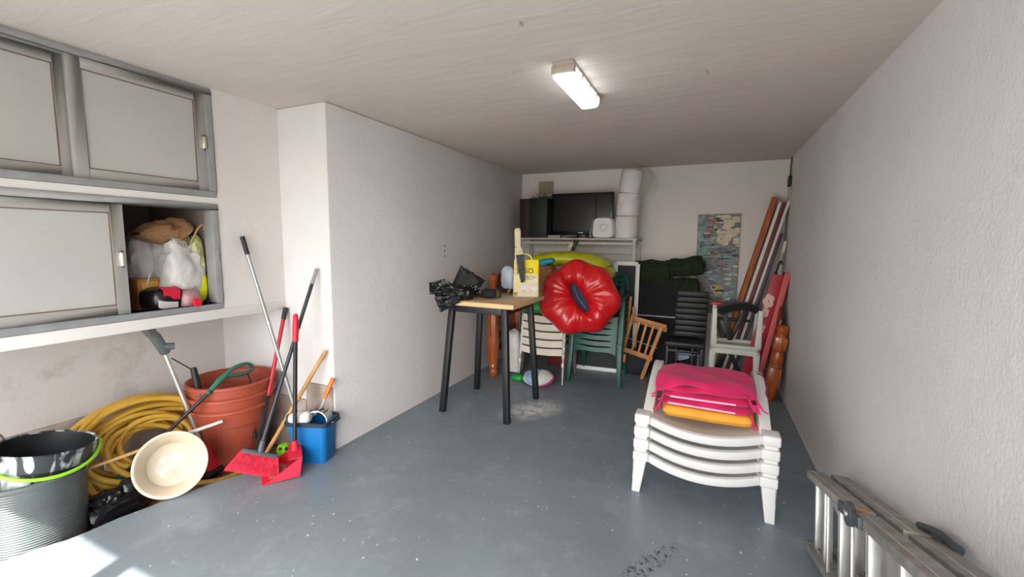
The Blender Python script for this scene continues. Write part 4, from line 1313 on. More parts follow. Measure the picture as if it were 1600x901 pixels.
t = thing('flower_panel', 'red panel with pale flowers and a salmon edge leaning on the right wall', 'panel', (0.55, 5.02, 0))
fo, to = V((0.498, 5.04, 0.0)), V((0.712, 5.04, 1.225))
ax = (to - fo).normalized()
b = MB().bar(fo, to, 0.20, 0.022, ref=(1, 0, 0))
b.build('panel', mat('crimson_printed_board', 'a1142a', 0.45, var=0.1), t, bevel=0.003)
sd_ = ax.cross(V((0, 1, 0))).normalized()
b = MB().bar(fo + V((0.016, -0.10, 0)), to + V((0.010, -0.10, 0)), 0.016, 0.052, ref=(1, 0, 0))
b.build('edge_strip', mat('salmon_edge', 'c4504f', 0.5, var=0.06), t, bevel=0.004)
nfl = ax.cross(V((0, 1, 0))).normalized()
if nfl.x > 0:
    nfl = -nfl
M_petal = mat('pale_pink_print', 'd9b3a6', 0.6, var=0.08)
for fz, fy, r in ((0.70, 5.02, 0.075), (0.86, 5.06, 0.06), (0.56, 5.07, 0.055)):
    cc = fo + (to - fo) * fz + V((0, fy - 5.04, 0)) + nfl * 0.0118
    fl = MB()
    for k in range(5):
        a = 2 * PI * k / 5
        pc = cc + (V((0, 1, 0)) * math.cos(a) + ax * math.sin(a)) * r * 0.55
        pts = [pc + (V((0, 1, 0)) * math.cos(q) + ax * math.sin(q)) * r * 0.48 for q in [2 * PI * j / 10 for j in range(10)]]
        pts = [V((p.x, min(max(p.y, 4.942), 5.138), p.z)) for p in pts]
        MB().prism(pts, nfl * (0.0012 + 0.0002 * k)).build('petal', M_petal, t, smooth=False)
# small flowers also face the room on the narrow front side
b = MB().bar(fo + V((-0.072, -0.088, 0.10)), to + V((-0.060, -0.088, -0.02)), 0.016, 0.115, ref=(1, 0, 0))
b.build('front_face', mat('crimson_printed_board', 'a1142a', 0.45), t, bevel=0.003)
for fz, r in ((0.72, 0.060), (0.62, 0.040), (0.48, 0.045)):
    cc = fo + V((-0.070, -0.0965, 0.10)) + (to - fo) * fz * 0.95
    for k in range(5):
        a = 2 * PI * k / 5 + fz
        xx = V((1, 0, 0)) - ax * ax.x
        xx.normalize()
        pc = cc + (xx * math.cos(a) * 0.6 + ax * math.sin(a)) * r * 0.75
        pts = [pc + (xx * math.cos(q) * 0.7 + ax * math.sin(q)) * r * 0.58 for q in [2 * PI * j / 10 for j in range(10)]]
        MB().prism(pts, V((0, -0.0012 - 0.0003 * k, 0))).build('petal', M_petal, t, smooth=False)

# ------------------------------------------------------------------ stack of low white resin chairs
def white_chair():
    t = thing('resin_chair', 'low white resin chair', 'chair', (0.03, 2.9, 0), 'stack of low white resin chairs')
    xl, xr = -0.345, 0.405
    cx = (xl + xr) / 2
    hw = (xr - xl) / 2
    zt = 0.262
    b = MB()
    def bow(x):
        return 1 - x * x
    def seat(u, v_):
        x = -1 + 2 * u
        return V((cx + x * (hw - 0.085), 2.575 - 0.060 * bow(x) + (0.66 + 0.06 * bow(x)) * v_, zt - 0.016 - 0.030 * bow(x) * (1 - v_ * 0.3) - 0.03 * math.sin(PI * min(1, v_ * 1.1)) * bow(x)))
    b.grid(seat, 21, 15)
    b.build('seat', M_white, t, solid=0.010)
    b = MB()
    vs, fs = [], []
    N = 25
    for i in range(N):
        x = -1 + 2 * i / (N - 1)
        X = cx + x * (hw - 0.082)
        Y = 2.575 - 0.060 * bow(x)
        Z = zt - 0.010 - 0.034 * bow(x)
        for dy, dz in ((0.020, 0.0), (0.004, 0.004), (-0.012, -0.004), (-0.016, -0.040), (-0.012, -0.046), (0.0, -0.046), (0.0, -0.012)):
            vs.append(V((X, Y + dy, Z + dz)))
    m_ = 7
    for i in range(N - 1):
        for k in range(m_):
            fs.append((i * m_ + k, i * m_ + (k + 1) % m_, (i + 1) * m_ + (k + 1) % m_, (i + 1) * m_ + k))
    fs.append(tuple(range(m_)))
    fs.append(tuple(range((N - 1) * m_, N * m_)))
    b.add(vs, fs)
    b.build('front_rim', M_white, t, ang=50)
    for s, xo in ((-1, xl), (1, xr)):
        # outer leg: broad cap on top, tapered channel below
        xi = xo - s * 0.088
        b = MB()
        b.box((min(xo, xi), 2.535, zt - 0.052), (max(xo, xi), 2.640, zt + 0.004))
        b.build('leg_cap', M_white, t, bevel=0.009, seg=3)
        b = MB()
        for f0, f1 in ((0, 1),):
            p0 = [(xo - s * .008, 2.548), (xi + s * 0.008, 2.548), (xi + s * .008, 2.63), (xo - s * .008, 2.63)]
            p1 = [(xo + s * .002, 2.560), (xo - s * 0.046, 2.560), (xo - s * .046, 2.60), (xo + s * .002, 2.60)]
            b.add([V((x, y, 0.0)) for x, y in p1] + [V((x, y, zt - 0.03)) for x, y in p0], [(0, 1, 2, 3), (4, 5, 6, 7), (0, 1, 5, 4), (1, 2, 6, 5), (2, 3, 7, 6), (3, 0, 4, 7)])
        b.build('leg', M_white, t, bevel=0.006)
        b = MB()
        p0 = [(xi + s * .030, 3.14), (xi + s * 0.008, 3.14), (xi + s * .008, 3.25), (xi + s * .030, 3.25)]
        p1 = [(xi + s * .034, 3.20), (xi + s * 0.012, 3.20), (xi + s * .012, 3.25), (xi + s * .034, 3.25)]
        b.add([V((x, y, 0.0)) for x, y in p1] + [V((x, y, zt - 0.03)) for x, y in p0], [(0, 1, 2, 3), (4, 5, 6, 7), (0, 1, 5, 4), (1, 2, 6, 5), (2, 3, 7, 6), (3, 0, 4, 7)])
        b.build('leg', M_white, t, bevel=0.005)
        # side fin rising to the back
        pr = [(2.60, zt - 0.05), (2.60, zt - 0.012), (2.66, zt + 0.020), (2.78, zt + 0.075), (2.92, zt + 0.125), (3.06, zt + 0.160), (3.16, zt + 0.172), (3.235, zt + 0.165), (3.27, zt + 0.135), (3.27, zt - 0.05)]
        x_in = xi + s * 0.002
        b = MB().prism([(x_in + s * 0.050, y, z) for y, z in pr], (-s * 0.060, 0, 0))
        b.build('side_fin', M_white, t, bevel=0.008)
    b = MB()
    b.grid(lambda u, v_: V((cx + (-1 + 2 * u) * (hw - 0.09), 3.20 + 0.055 * v_ + 0.03 * math.sin(PI * u), zt - 0.03 + (0.165 - 0.03 * (2 * u - 1) ** 2) * v_)), 17, 6)
    b.build('backrest', M_white, t, solid=0.014)
    return t
w0 = white_chair()
lbs = ('bottom white resin chair of the stack, legs on the grey floor', 'second white resin chair from the floor in the low stack', 'third white resin chair from the floor in the low stack', 'topmost low white resin chair of the stack, holding the cushions')
for i in range(4):
    if i == 0:
        w0['label'] = lbs[0]
    else:
        copy_tree(w0, w0.location + V((0, 0.004 * i, 0.0755 * i)), lbs[i])

# cushions
def cushion(label, c, w_, d_, h_, m, seed, rot, ties, sheen=None, wave=0.02, drop=None, edge=0.35):
    t = thing('seat_cushion', label, 'cushion', c, 'cushions piled on the white chairs')
    b = MB()
    Rm = rz(rot)
    pillow(b, c, w_, d_, h_, seed=seed, rot=Rm, wave=wave, drop=drop, edge=edge)
    b.build('pad', m, t, ang=70)
    rr = random.Random(seed)
    for sx, sy in ties:
        p = V(c) + Rm @ V((sx * w_ * 0.475, sy * d_ * 0.475, 0))
        if drop:
            p.z += drop(sx * .95, sy * .95)
        for q in range(2):
            a = [p]
            for j in range(3):
                a.append(a[-1] + V((sx * rr.uniform(0.0, 0.022), sy * rr.uniform(-.01, .012), rr.uniform(-0.040, 0.004))))
            MB().tube(catmull(a, 4), 0.0045, 6).build('tie', m, t)
    if sheen:
        p = V(c)
        pts = []
        for k in range(9):
            x = -0.40 + 0.72 * k / 8
            pts.append(p + Rm @ V((x * w_, -d_ * 0.492, -0.004)))
        MB().tube(pts, 0.0055, 8).build('piping', M_pinkpipe, t)
    return t
cushion('amber yellow seat cushion at the bottom of the cushion pile', (0.040, 2.845, 0.508), 0.50, 0.44, 0.062, M_yellowc, 1, 0.02, [], wave=0.006, edge=0.8)
cushion('magenta cushion directly on the yellow one, lowest of the four', (0.035, 2.865, 0.557), 0.50, 0.43, 0.044, M_pink, 2, -0.03, [(-1, -1), (1, -1), (1, 1)], sheen=True, wave=0.012)
cushion('second magenta cushion from below in the pile, with shiny piping', (0.028, 2.880, 0.597), 0.49, 0.43, 0.042, M_pink, 3, 0.03, [(-1, -1), (1, -1)], sheen=True, wave=0.012)
cushion('third magenta cushion from below in the pile, edges drooping', (0.012, 2.888, 0.633), 0.52, 0.44, 0.042, M_pink, 4, -0.02, [(-1, -1), (1, -1)], wave=0.026)
cushion('topmost magenta cushion of the pile, broad with drooping front corners', (0.018, 2.900, 0.668), 0.56, 0.46, 0.042, M_pink, 5, 0.03, [(1, 1), (1, -1)], wave=0.030,
        drop=lambda x, y: -0.045 * max(0, abs(x) - 0.55) - 0.022 * max(0, -y - 0.3))
t = thing('cushion_ribbon', 'long magenta tie ribbon hanging over the white chair side', 'ribbon', (0.35, 2.95, 0.5))
MB().tube(catmull([(0.325, 3.06, 0.690), (0.352, 3.00, 0.690), (0.366, 2.93, 0.655), (0.362, 2.90, 0.615), (0.372, 2.88, 0.585), (0.366, 2.86, 0.53)], 5), 0.0045, 6).build('ribbon', mat('dark_magenta_ribbon', '7d1238', 0.7), t)

# ------------------------------------------------------------------ aluminium ladder, on its side against the right wall
al = math.atan(0.287)
LU = V((0.0, -math.cos(al), math.sin(al)))
LV_ = V((0.0, math.sin(al), math.cos(al)))
LO = V((0.560, 2.425, 0.0))
def lad(x, u, v_):
    return LO + V((x, 0, 0)) + LU * u + LV_ * v_
t = thing('folding_ladder', 'folded aluminium hinged ladder lying on its side along the right wall', 'ladder', LO)
RL = 0.355
LEN = 1.75
def rail(x, u0, u1, v_, m=M_alu_d, nm='rail', hgt=0.034, wd=0.078):
    b = MB().bar(lad(x, u0, v_), lad(x, u1, v_), wd, hgt, ref=LV_)
    o = b.build(nm, m, t, bevel=0.004)
    g = MB().bar(lad(x - wd * .18, u0 + .01, v_ + hgt * .5), lad(x - wd * .18, u1 - .01, v_ + hgt * .5), 0.005, 0.005, ref=LV_)
    g.build('rib', M_alu, o)
    return o
HU = 0.72
for x in (0.0, 0.098):
    dd = 0.16 if x else 0.0
    rail(x, 0.0, HU + dd - 0.02, RL)
    rail(x, 0.0, HU + dd - 0.02, 0.017)
    rail(x, HU + dd + 0.02, LEN, RL)
    rail(x, HU + dd + 0.02, LEN, 0.017)
us = [0.075, 0.235, 0.475, 0.80, 1.06, 1.32, 1.58]
for x in (0.0, 0.098):
    for u in us:
        uu = u + (0.05 if x else 0)
        b = MB().bar(lad(x, uu, 0.034), lad(x, uu, RL - 0.017), 0.030, 0.034, ref=(1, 0, 0))
        b.build('rung', M_alu, t, bevel=0.004)
for u in (0.38, 0.70):
    MB().bar(lad(-0.030, u, 0.034), lad(-0.030, u, RL - 0.017), 0.012, 0.012, ref=(1, 0, 0)).build('rod', M_latch, t, bevel=0.002)
# hinges
for x, u, sgn in ((-0.044, HU, -1), (0.140, HU + 0.16, 1)):
    for v_ in (RL, 0.017):
        b = MB()
        b.tube([lad(x - 0.010, u, v_), lad(x + 0.010, u, v_)], 0.042, 18)
        for p, q in ((u - 0.12, u), (u, u + 0.12)):
            b.bar(lad(x, p, v_), lad(x, q, v_), 0.016, 0.040, ref=LV_)
        h_ = b.build('hinge', M_hinge, t, bevel=0.003)
        MB().tube([lad(x - 0.016, u, v_), lad(x + 0.016, u, v_)], 0.012, 12).build('pivot', M_latch, h_)
b = MB().tube(catmull([lad(0.128, HU + 0.06, RL + 0.026), lad(0.138, HU + 0.17, RL + 0.036), lad(0.142, HU + 0.27, RL + 0.022)], 5), [0.010] * 9 + [0.012, 0.014], 10)
b.build('lock_lever', M_hinge, t)
MB().bar(lad(-0.01, HU - 0.05, RL + 0.0175), lad(-0.01, HU - 0.005, RL + 0.0175), 0.05, 0.003, ref=LV_).build('sticker', M_sticker, t, smooth=False)
for x in (0.0, 0.098):
    for v_ in (RL, 0.017):
        MB().bar(lad(x, -0.012, v_), lad(x, 0.03, v_), 0.070, 0.040, ref=LV_).build('end_cap', mat('grey_end_cap', '8b8a86', 0.6), t, bevel=0.006)
MB().bar(lad(0.04, LEN - 0.04, 0.0), V((LO.x + 0.04, (lad(0, LEN - 0.04, 0)).y, 0.0)), 0.05, 0.05, ref=(1, 0, 0)).build('stabiliser_foot', M_alu_d, t, bevel=0.004)

# ------------------------------------------------------------------ recess: buckets
bc = V((-3.075, 0.875, ZR))
t = thing('ribbed_tub', 'large ribbed black builder tub in the recess, holding a smaller bucket', 'tub', bc)
prof = [(0.0, 0.0), (0.185, 0.0)]
nr = 29
for k in range(nr):
    z = 0.012 + k * 0.0127
    r = 0.187 + 0.024 * z / 0.42
    prof += [(r, z), (r + 0.0022, z + 0.003), (r + 0.0022, z + 0.007), (r, z + 0.010)]
prof += [(0.212, 0.388), (0.218, 0.395), (0.218, 0.410), (0.205, 0.412), (0.180, 0.03), (0.0, 0.025)]
MB().lathe(prof, 56, bc).build('body', mat('grey_black_tub_rubber', '565d5c', rough=0.30, var=0.12, vscale=6), t, ang=25)
b = MB().tube(catmull([bc + V((-0.10, -0.16, 0.45)), bc + V((-0.13, -0.15, 0.56)), bc + V((-0.15, -0.09, 0.60)), bc + V((-0.19, -0.03, 0.56)), bc + V((-0.19, -0.02, 0.45))], 6), 0.008, 10)
b.build('wire_handle', M_latch, t)
ic = bc + V((0.0, 0.010, 0.185))
tl = Matrix.Rotation(math.radians(-9), 3, 'X') @ Matrix.Rotation(math.radians(3), 3, 'Y')
t = thing('mortar_bucket', 'black mortar bucket with white smears and lime green handle, inside the ribbed tub', 'bucket', ic)
M_smear = mat('plaster_smeared_black_plastic', '25282a', rough=0.45, var=0.1)
nt = M_smear.node_tree
bs = nt.nodes['Principled BSDF']
tcx = nt.nodes.new('ShaderNodeTexCoord')
nz = nt.nodes.new('ShaderNodeTexNoise'); nz.inputs['Scale'].default_value = 13; nz.inputs['Detail'].default_value = 7; nz.inputs['Distortion'].default_value = 1.5
mpz = nt.nodes.new('ShaderNodeMapping'); mpz.inputs['Scale'].default_value = (1, 1, 0.45)
nt.links.new(tcx.outputs['Object'], mpz.inputs['Vector']); nt.links.new(mpz.outputs['Vector'], nz.inputs['Vector'])
rpz = nt.nodes.new('ShaderNodeMapRange'); rpz.inputs[1].default_value = 0.47; rpz.inputs[2].default_value = 0.66
nt.links.new(nz.outputs['Fac'], rpz.inputs[0])
mxz = nt.nodes.new('ShaderNodeMix'); mxz.data_type = 'RGBA'
nt.links.new(rpz.outputs[0], mxz.inputs[0]); nt.links.new(bs.inputs['Base Color'].links[0].from_socket, mxz.inputs[6]); mxz.inputs[7].default_value = (*lin('c9d3d2'), 1)
nt.links.new(mxz.outputs[2], bs.inputs['Base Color'])
MB().lathe([(0.0, 0.0), (0.145, 0.0), (0.180, 0.255), (0.188, 0.262), (0.190, 0.262), (0.194, 0.335), (0.199, 0.345), (0.194, 0.352), (0.185, 0.346)], 48, ic, tl, cap=False).build('wall', M_smear, t)
MB().lathe([(0.185, 0.346), (0.176, 0.25), (0.140, 0.02), (0.0, 0.015)], 48, ic, tl, cap=False).build('inside', mat('black_bucket_inside', '131517', 0.5, col2='26292b', vscale=9), t)
pts = []
for k in range(25):
    a = math.radians(-106 + 180 * k / 24)
    dip = 0.095 * math.sin(PI * k / 24) ** 0.8
    pts.append(tl @ V((0.206 * math.cos(a), 0.206 * math.sin(a), 0.335 - dip)) + ic)
b = MB()
b.tube(pts, 0.0085, 10)
b.build('handle', M_limeh, t)

# ------------------------------------------------------------------ hose
t = thing('garden_hose', 'mustard yellow garden hose coiled against the recess wall', 'hose', (-3.2, 1.45, ZR))
hc = V((-3.215, 1.455, 0.165))
hu = V((0.10, 0.995, -0.02)).normalized()
hv = V((-0.60, 0.05, 0.80)).normalized()
hn = hu.cross(hv)
pts = []
rh = random.Random(12)
turns = 20
prevr = 0
for k in range(turns * 20):
    a = 2 * PI * k / 20
    tn_ = k / 20
    r = 0.165 + 0.185 * (0.5 + 0.5 * math.sin(tn_ * 2.4)) + 0.022 * math.sin(a * 0.37 + 1) + 0.012 * math.sin(2 * a + tn_)
    p = hc + hu * (r * 1.12 * math.cos(a)) + hv * (r * 0.88 * math.sin(a)) + hn * (0.05 * math.sin(tn_ * 1.7 + 0.8 * math.sin(a)) + 0.025 * math.sin(a * 1.5))
    p.z = max(p.z, ZR + 0.018)
    p.x = max(p.x, XB + 0.045)
    p.y = max(p.y, 1.115 + 0.012 * math.sin(tn_ * 5))
    pts.append(p)
pts += [V((-2.86, 1.80, ZR + 0.02)), V((-2.80, 1.72, ZR + 0.02)), V((-2.83, 1.62, ZR + 0.02)), V((-2.93, 1.55, ZR + 0.02))]
MB().tube(catmull(pts, 2), 0.0165, 10).build('hose', M_hose, t, ang=80)
MB().lathe([(0.02, 0), (0.023, 0.01), (0.023, 0.04), (0.015, 0.055)], 14, (-2.93, 1.55, ZR + 0.02), Matrix.Rotation(-PI / 2, 3, 'Y')).build('connector', M_latch, t)

# ------------------------------------------------------------------ terracotta pots, nested
pc = V((-3.02, 1.865, ZR))
def pot():
    t = thing('plant_pot', 'pot', 'plant pot', pc, 'nested terracotta coloured pots')
    b = MB()
    b.lathe([(0.0, 0.0), (0.178, 0.0), (0.184, 0.012), (0.205, 0.16), (0.208, 0.165), (0.226, 0.330), (0.246, 0.338), (0.262, 0.430), (0.266, 0.440), (0.258, 0.446), (0.250, 0.440), (0.240, 0.345), (0.218, 0.330), (0.180, 0.02), (0.0, 0.018)], 56, pc)
    b.build('body', M_terra, t, ang=40)
    b = MB()
    b.lathe([(0.262, 0.432), (0.272, 0.438), (0.272, 0.450), (0.262, 0.456), (0.252, 0.450), (0.255, 0.440)], 56, pc, cap=False)
    b.build('rim', M_terra, t, ang=50)
    return t
p0 = pot()
for i, lb in enumerate(('lowest terracotta coloured pot, the others nested inside it', 'middle terracotta coloured pot of the nested pots', 'topmost terracotta coloured pot of the nested pots')):
    if i == 0:
        p0['label'] = lb
    else:
        copy_tree(p0, pc + V((0.004 * i, 0.003 * i, 0.082 * i)), lb)

# ------------------------------------------------------------------ string trimmer and green shears
t = thing('string_trimmer', 'electric string trimmer with silver tube and grey handle in the recess', 'trimmer', (-2.98, 1.62, ZR))
a_, b_ = V((-3.085, 1.505, 0.80)), V((-2.985, 1.655, 0.06))
MB().tube([a_, b_], 0.013, 12).build('tube', M_alu, t)
b = MB()
b.bar(V((-3.075, 1.515, 0.77)), V((-3.105, 1.470, 0.90)), 0.045, 0.05, ref=(0, 1, 0), w1=0.060)
b.bar(V((-3.105, 1.470, 0.89)), V((-3.12, 1.435, 0.960)), 0.055, 0.05, ref=(0, 1, 0), w1=0.075)
b.build('rear_handle', M_trimgrey, t, bevel=0.012)
MB().tube([V((-3.085, 1.495, 0.82)), V((-3.06, 1.555, 0.815))], 0.022, 12).build('trigger_knob', M_trimgrey, t)
MB().tube([V((-3.065, 1.535, 0.74)), V((-3.01, 1.635, 0.635))], 0.004, 8).build('bracket', M_black, t)
MB().tube([V((-3.005, 1.625, 0.66)), V((-2.995, 1.635, 0.55)), V((-2.99, 1.64, 0.50))], [0.018, 0.022, 0.018], 12).build('front_grip', M_blackpl, t)
MB().lathe([(0.0, 0), (0.025, 0), (0.025, 0.05), (0.0, 0.05)], 14, (-2.99, 1.64, 0.485), Matrix.Rotation(PI / 2, 3, 'Y')).build('grip_knob', M_trimgrey, t)
b = MB()
b.bar(V((-2.992, 1.645, 0.13)), V((-2.955, 1.665, -0.045)), 0.060, 0.06, ref=(0, 1, 0), w1=0.105, h1=0.09)
b.build('motor_housing', M_redpl, t, bevel=0.016)
b = MB()
b.bar(V((-2.955, 1.655, -0.035)), V((-2.945, 1.66, -0.075)), 0.13, 0.12, ref=(0, 1, 0))
b.build('guard', M_blackpl, t, bevel=0.02)

t = thing('lawn_shears', 'long-shafted green and black edging shears propped on the pots', 'garden tool', (-3.0, 1.13, ZR))
s0, s1 = V((-2.905, 1.135, 0.045)), V((-2.955, 1.73, 0.515))
s0 = V((-3.185, 1.20, -0.005))
s1 = V((-2.853, 1.638, 0.528))
MB().tube([s0, s1], 0.011, 12).build('shaft', M_blackpl, t)
MB().tube([s0.lerp(s1, 0.16), s0, s0.lerp(s1, -0.13)], [0.017, 0.021, 0.024], 12).build('lower_grip', M_trimgreen, t)
e0 = s1
d_ = (s1 - s0).normalized()
b = MB()
b.tube(catmull([e0 - d_ * 0.03, e0 + V((-.01, 0.05, 0.040)), e0 + V((-0.015, 0.11, 0.075))], 5), [0.016] * 5 + [0.018] * 6, 10)
b.build('yoke', M_trimgreen, t)
b = MB()
lo = [e0 + V((-0.015, 0.10, 0.070)), e0 + V((-0.020, 0.17, 0.105)), e0 + V((-0.035, 0.26, 0.105)), e0 + V((-0.055, 0.31, 0.075)), e0 + V((-0.060, 0.31, 0.045)), e0 + V((-0.045, 0.25, 0.035)), e0 + V((-0.025, 0.16, 0.050))]
b.tube(catmull(lo, 5, closed=True), 0.0125, 10, closed=True)
b.build('loop_handle', M_trimgreen, t)
b = MB().tube(catmull([e0 + V((-0.045, 0.27, 0.04)), e0 + V((0.035, 0.245, -0.05)), e0 + V((0.050, 0.235, -0.20)), e0 + V((0.050, 0.235, -0.36))], 6), 0.0045, 8)
b.build('power_cord', M_black, t)
MB().tube([e0 + V((0.050, 0.235, -0.36)), e0 + V((0.050, 0.235, -0.41))], [0.010, 0.016], 10).build('plug', M_black, t)

# stick, basin, black bag, card
b = MB()
st = [V((-3.00, 1.065, 0.25)), V((-2.785, 1.575, 0.335))]
st = [V((-3.05, 1.077, 0.228)), V((-2.80, 1.663, 0.325))]
t = thing('paint_stick', 'thin wooden stirring stick with a white painted end behind the basin', 'stick', st[0])
MB().bar(st[0], st[0].lerp(st[1], 0.62), 0.014, 0.016).build('bare_wood', M_wood_pole, t, bevel=0.002)
MB().bar(st[0].lerp(st[1], 0.62), st[1], 0.015, 0.017).build('painted_end', M_white, t, bevel=0.002)
bn = V((2.60, -1.36, 1.25)).normalized()
bx_ = bn.cross(V((0, 0, 1))).normalized()
by_ = bn.cross(bx_)
bm_ = Matrix((bx_, by_, bn)).transposed()
bcn = V((-2.800, 1.360, 0.178))
t = thing('plastic_basin', 'round cream plastic basin with dried plaster, tilted against the hose', 'basin', bcn - V((0, 0, 0.17)))
MB().lathe([(0.0, -0.115), (0.115, -0.115), (0.122, -0.108), (0.166, -0.004), (0.176, -0.002), (0.178, 0.004), (0.170, 0.006), (0.160, 0.0), (0.116, -0.100), (0.0, -0.106)], 56, bcn, bm_, sx=1.0, sy=1.05).build('bowl', M_cream, t, ang=50)
b = MB()
vs = [bcn + bm_ @ V((0.01, 0.015, -0.098))]
for k in range(30):
    a = 2 * PI * k / 30
    r = 0.088 * (1 + 0.22 * mn.noise(V((math.cos(a) * 1.7, math.sin(a) * 1.7, 4))))
    vs.append(bcn + bm_ @ V((0.012 + r * math.cos(a), 0.01 + r * math.sin(a), -0.1035)))
b.add(vs, [(0, k + 1, (k + 1) % 30 + 1) for k in range(30)])
b.build('dried_plaster', M_plasterdry, t)
t = thing('refuse_sack', 'small black refuse sack on the recess floor beside the tub', 'bag', (-2.95, 1.19, ZR))
b = MB(); crumple(b, (-2.965, 1.165, -0.010), (0.20, 0.26, 0.170), seed=51, amp=0.42, freq=2.6, nu=34, nv=22)
b.build('film', M_blackbag, t, ang=60)
b = MB(); crumple(b, (-2.965, 1.235, 0.065), (0.10, 0.12, 0.10), seed=52, amp=0.4, nu=18, nv=12)
b.build('tied_neck', M_blackbag, t, ang=60)
t = thing('card_flap', 'flat piece of brown cardboard under the basin', 'cardboard', (-2.84, 1.36, ZR))
MB().box((-3.0, 1.22, ZR), (-2.80, 1.44, ZR + 0.02)).build('sheet', M_paper, t, bevel=0.002)
MB().box((-2.90, 1.30, ZR + 0.02), (-2.805, 1.42, ZR + 0.028), Matrix.Rotation(0.10, 3, 'X')).build('fold', M_paper, t, bevel=0.002)

# ------------------------------------------------------------------ brooms, mop, bucket
t = thing('mop', 'grey aluminium mop handle with black grip, standing in the blue bucket', 'mop', (-2.47, 2.02, 0.03))
a_, b_ = V((-2.470, 2.020, 0.05)), V((-2.802, 1.862, 1.512))
MB().tube([a_.lerp(b_, 0.02), a_.lerp(b_, 0.925)], 0.0125, 12).build('pole', M_tube, t)
MB().tube([a_.lerp(b_, 0.92), b_], 0.0145, 12).build('grip', M_black, t)
MB().tube([a_.lerp(b_, 0.60), a_.lerp(b_, 0.615)], 0.016, 12).build('collar', M_latch, t)
b = MB(); crumple(b, a_ + V((0, 0, 0.05)), (0.16, 0.14, 0.10), seed=61, amp=0.3, nu=18, nv=10)
b.build('mop_head', M_whitebag, t)

t = thing('push_broom', 'broom with red and black handle leaning in the corner beside the pots', 'broom', (-2.76, 1.82, ZR))
a_, b_ = V((-2.735, 1.800, ZR + 0.01)), V((-2.790, 2.150, 1.000))
MB().tube([a_, a_.lerp(b_, 0.45)], 0.0145, 12).build('lower_pole', M_fabricblk, t)
MB().tube([a_.lerp(b_, 0.44), a_.lerp(b_, 0.93)], 0.0135, 12).build('upper_pole', mat('crimson_painted_pole', 'b51c2c', 0.4, var=0.06), t)
MB().tube([a_.lerp(b_, 0.925), b_], 0.0165, 12).build('hang_cap', M_black, t)
t = thing('wooden_pole', 'bare wooden pole leaning diagonally behind the blue bucket', 'pole', (-2.70, 1.82, ZR))
a_, b_ = V((-2.690, 1.770, ZR + 0.01)), V((-2.405, 2.150, 0.722))
MB().tube([a_, b_], 0.0140, 14).build('pole', M_wood_pole, t)
MB().tube([b_.lerp(a_, 0.03), b_.lerp(a_, 0.03) + V((0.0, -0.0155, 0))], 0.005, 8).build('hang_hole', M_black, t)
MB().tube([a_.lerp(b_, .30), a_.lerp(b_, .46)], 0.0143, 14).build('worn_print', mat('faded_brown_print', 'a3793f', 0.6, col2='c79b5c', vscale=60), t)

t = thing('floor_broom', 'red-bristled floor broom with a dark pole and grey tip', 'broom', (-2.50, 1.72, 0))
a_, b_ = V((-2.526, 1.712, 0.150)), V((-2.462, 2.150, 1.298))
MB().tube([a_, a_.lerp(b_, 0.915)], 0.0125, 12).build('pole', mat('dark_slate_coated_pole', '2b3138', 0.45), t)
MB().tube([a_.lerp(b_, 0.91), b_], [0.0135, 0.0125], 12).build('tip', mat('grey_rubber_grip', '9a9893', 0.6), t)
MB().tube([a_.lerp(b_, 0.60), a_.lerp(b_, 0.655)], 0.0130, 12).build('sticker', mat('pale_sticker', 'b9bdb9', 0.5), t)
A_, B_ = V((-2.595, 1.640, 0.178)), V((-2.468, 1.790, 0.090))
ax = (B_ - A_).normalized()
dn = V((0.28, -0.36, -0.60))
dn = (dn - ax * dn.dot(ax)).normalized()
MB().bar(A_, B_, 0.060, 0.028, ref=-dn).build('head', mat('grey_broom_block', '4a4f54', 0.5), t, bevel=0.008)
MB().tube([a_ + V((0, 0, -.02)), a_.lerp(b_, .06)], [0.022, 0.016], 12).build('socket', mat('grey_broom_block', '4a4f54', 0.5), t)
rb = random.Random(8)
b = MB()
for i in range(46):
    for j in range(5):
        f_ = (i + rb.uniform(-.3, .3)) / 45
        p = A_.lerp(B_, min(1, max(0, f_))) + dn.cross(ax) * (-0.022 + 0.011 * j)
        e_ = p + dn * 0.118 + ax * (f_ - 0.5) * 0.085 + dn.cross(ax) * (-0.022 + 0.011 * j) * 1.0
        e_.z = max(e_.z, 0.002)
        b.tube([p, e_], [0.0026, 0.0022], 4)
b.build('bristles', M_bristle, t, kind='stuff', ang=80)
b = MB()
q0, q1 = A_ + dn * 0.015, B_ + dn * 0.015
b.add([q0 + dn.cross(ax) * .022, q1 + dn.cross(ax) * .022, q1 - dn.cross(ax) * .022, q0 - dn.cross(ax) * .022] +
      [p + dn * 0.088 for p in (q0 - ax * .033 + dn.cross(ax) * .032, q1 + ax * .033 + dn.cross(ax) * .032, q1 + ax * .033 - dn.cross(ax) * .032, q0 - ax * .033 - dn.cross(ax) * .032)],
      [(0, 1, 2, 3), (4, 5, 6, 7), (0, 1, 5, 4), (1, 2, 6, 5), (2, 3, 7, 6), (3, 0, 4, 7)])
b.build('bristle_core', M_bristle, t, bevel=0.004)

